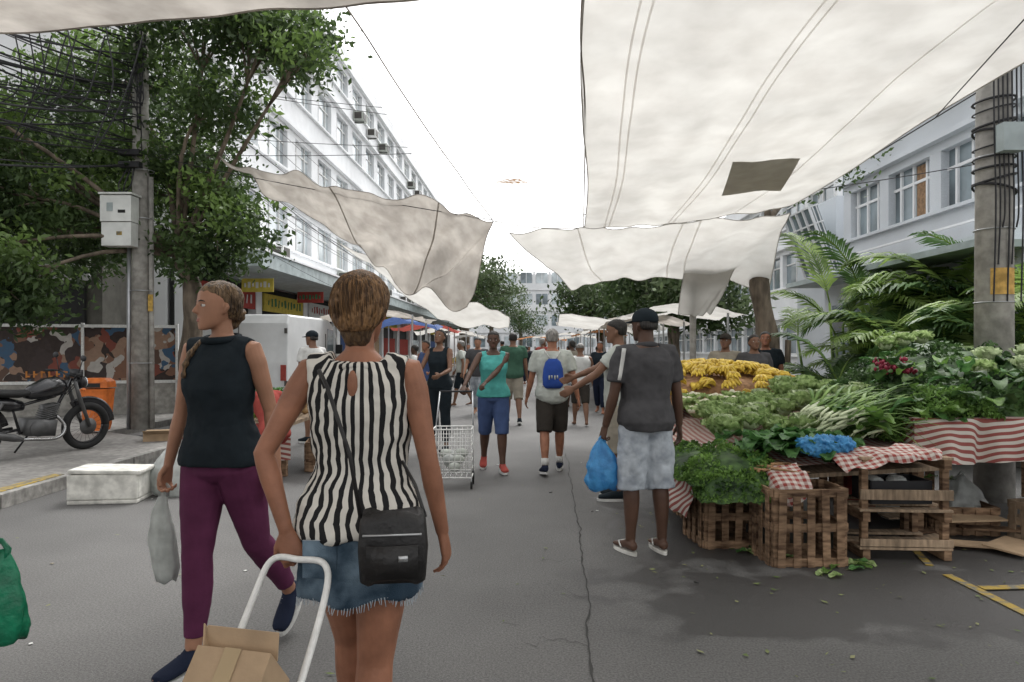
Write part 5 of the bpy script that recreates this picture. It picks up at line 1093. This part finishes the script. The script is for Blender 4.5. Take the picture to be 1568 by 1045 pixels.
def palm(loc,n,L,h0,mats,seed,mi0):
    e=empty('areca_palm',loc); rr=random.Random(seed); Q=[];MI=[];g=MB()
    for i in range(n):
        az=rr.random()*6.28; ln=L*rr.uniform(.7,1.15); up=rr.uniform(.5,1.25); dr=rr.uniform(.9,1.6); b=Vector((rr.gauss(0,.22),rr.gauss(0,.22),0)); st=rr.uniform(.3,1)*h0
        g.tube([b,b+Vector((b.x*.3,b.y*.3,st))],[.03,.022],PALM,n=6)
        P=[]; p=b+Vector((b.x*.3,b.y*.3,st)); a=min(1.45,up+.2); N=20
        d=Vector((math.cos(az),math.sin(az),0)); s_=Vector((-math.sin(az),math.cos(az),0)); tone=mi0 if rr.random()<.7 else 1-mi0
        for k in range(N): P.append(p.copy()); p=p+(d*math.cos(a)+Vector((0,0,math.sin(a))))*(ln/N); a-=dr/N*(.5+k/N)*1.5
        g.tube(P[::3]+[P[-1]],[.014]*len(P[::3])+[.003],PALM,n=5)
        for k in range(3,N):
            t=k/N; ll=ln*.26*(math.sin(pi*min(1,.15+t*.85)))**.6+.05; tg=(P[k]-P[k-1]).normalized()
            for sg in(-1,1):
                for h_ in (0,.5):
                    o=P[k-1].lerp(P[k],h_); v=(s_*sg*.8+tg*.75+Vector((0,0,.28-rr.random()*.35))).normalized(); wv=tg*.021*ln/1.5
                    t2=o+v*ll+Vector((0,0,-ll*.28)); m2=o+v*ll*.5+Vector((0,0,-.01))
                    Q.append((o-wv*.5,o+wv*.5,m2+wv,m2-wv)); Q.append((m2-wv,m2+wv,t2+wv*.1,t2-wv*.1)); MI+= [tone]*2
    g.obj('stems',e,smooth=True); quadmesh('fronds',np.array([[tuple(v) for v in q] for q in Q]),None,e,mats=mats,mi=np.array(MI))
palm((6.0,10.2,.1),28,1.9,1.4,[PALM,PALMD],1,0); palm((7.3,10.6,.1),32,2.2,2.3,[PALM,PALMD],2,0); palm((5.2,10.0,.1),22,1.5,.8,[PALM,PALMD],3,1)
palm((6.3,9.2,.1),30,1.6,1.1,[PALM,PALMD],4,1); palm((7.0,8.8,.1),26,1.9,1.7,[PALM,PALMD],5,0); palm((5.9,11.6,.1),22,2.0,2.2,[PALM,PALMD],6,0); palm((8.3,10.3,.1),24,2.2,2.3,[PALM,PALMD],8,0); palm((5.3,8.6,.1),22,1.2,.9,[PALM,PALMD],9,1)
# ---------------------------------------------------------------- light, sky, camera
w=bpy.data.worlds.new('World'); sc.world=w; w.use_nodes=True; nt=w.node_tree; nt.nodes.clear()
el,rot=math.radians(58),math.radians(20)
sky=node(nt,'ShaderNodeTexSky'); sky.sky_type='NISHITA'; sky.sun_disc=False; sky.sun_elevation=el; sky.sun_rotation=rot; sky.dust_density=4; sky.air_density=1.2; sky.ozone_density=1
hs=node(nt,'ShaderNodeHueSaturation'); hs.inputs['Saturation'].default_value=.05; hs.inputs['Value'].default_value=2.5
bg=node(nt,'ShaderNodeBackground'); bg.inputs[1].default_value=.15; ow=node(nt,'ShaderNodeOutputWorld')
nt.links.new(sky.outputs[0],hs.inputs['Color']); nt.links.new(hs.outputs[0],bg.inputs[0]); nt.links.new(bg.outputs[0],ow.inputs[0])
sd=bpy.data.lights.new('sun','SUN'); sd.energy=1.0; sd.angle=math.radians(22); sd.color=(1,.975,.94); so=bpy.data.objects.new('sun',sd); COL.objects.link(so)
dirv=Vector((math.sin(rot)*math.cos(el),math.cos(rot)*math.cos(el),math.sin(el))); so.rotation_euler=dirv.to_track_quat('Z','Y').to_euler(); so.location=(0,0,30)
cd=bpy.data.cameras.new('camera'); cam=bpy.data.objects.new('camera',cd); COL.objects.link(cam); cam.location=(0,0,1.45); cam.rotation_euler=(pi/2,0,0); cd.lens=24; cd.sensor_width=36; cd.shift_y=.008; cd.clip_end=800; cd.clip_start=.05
sc.camera=cam
sc.view_settings.view_transform='Standard'; sc.view_settings.look='None'; sc.view_settings.exposure=0
print('built',time.time()-T0)
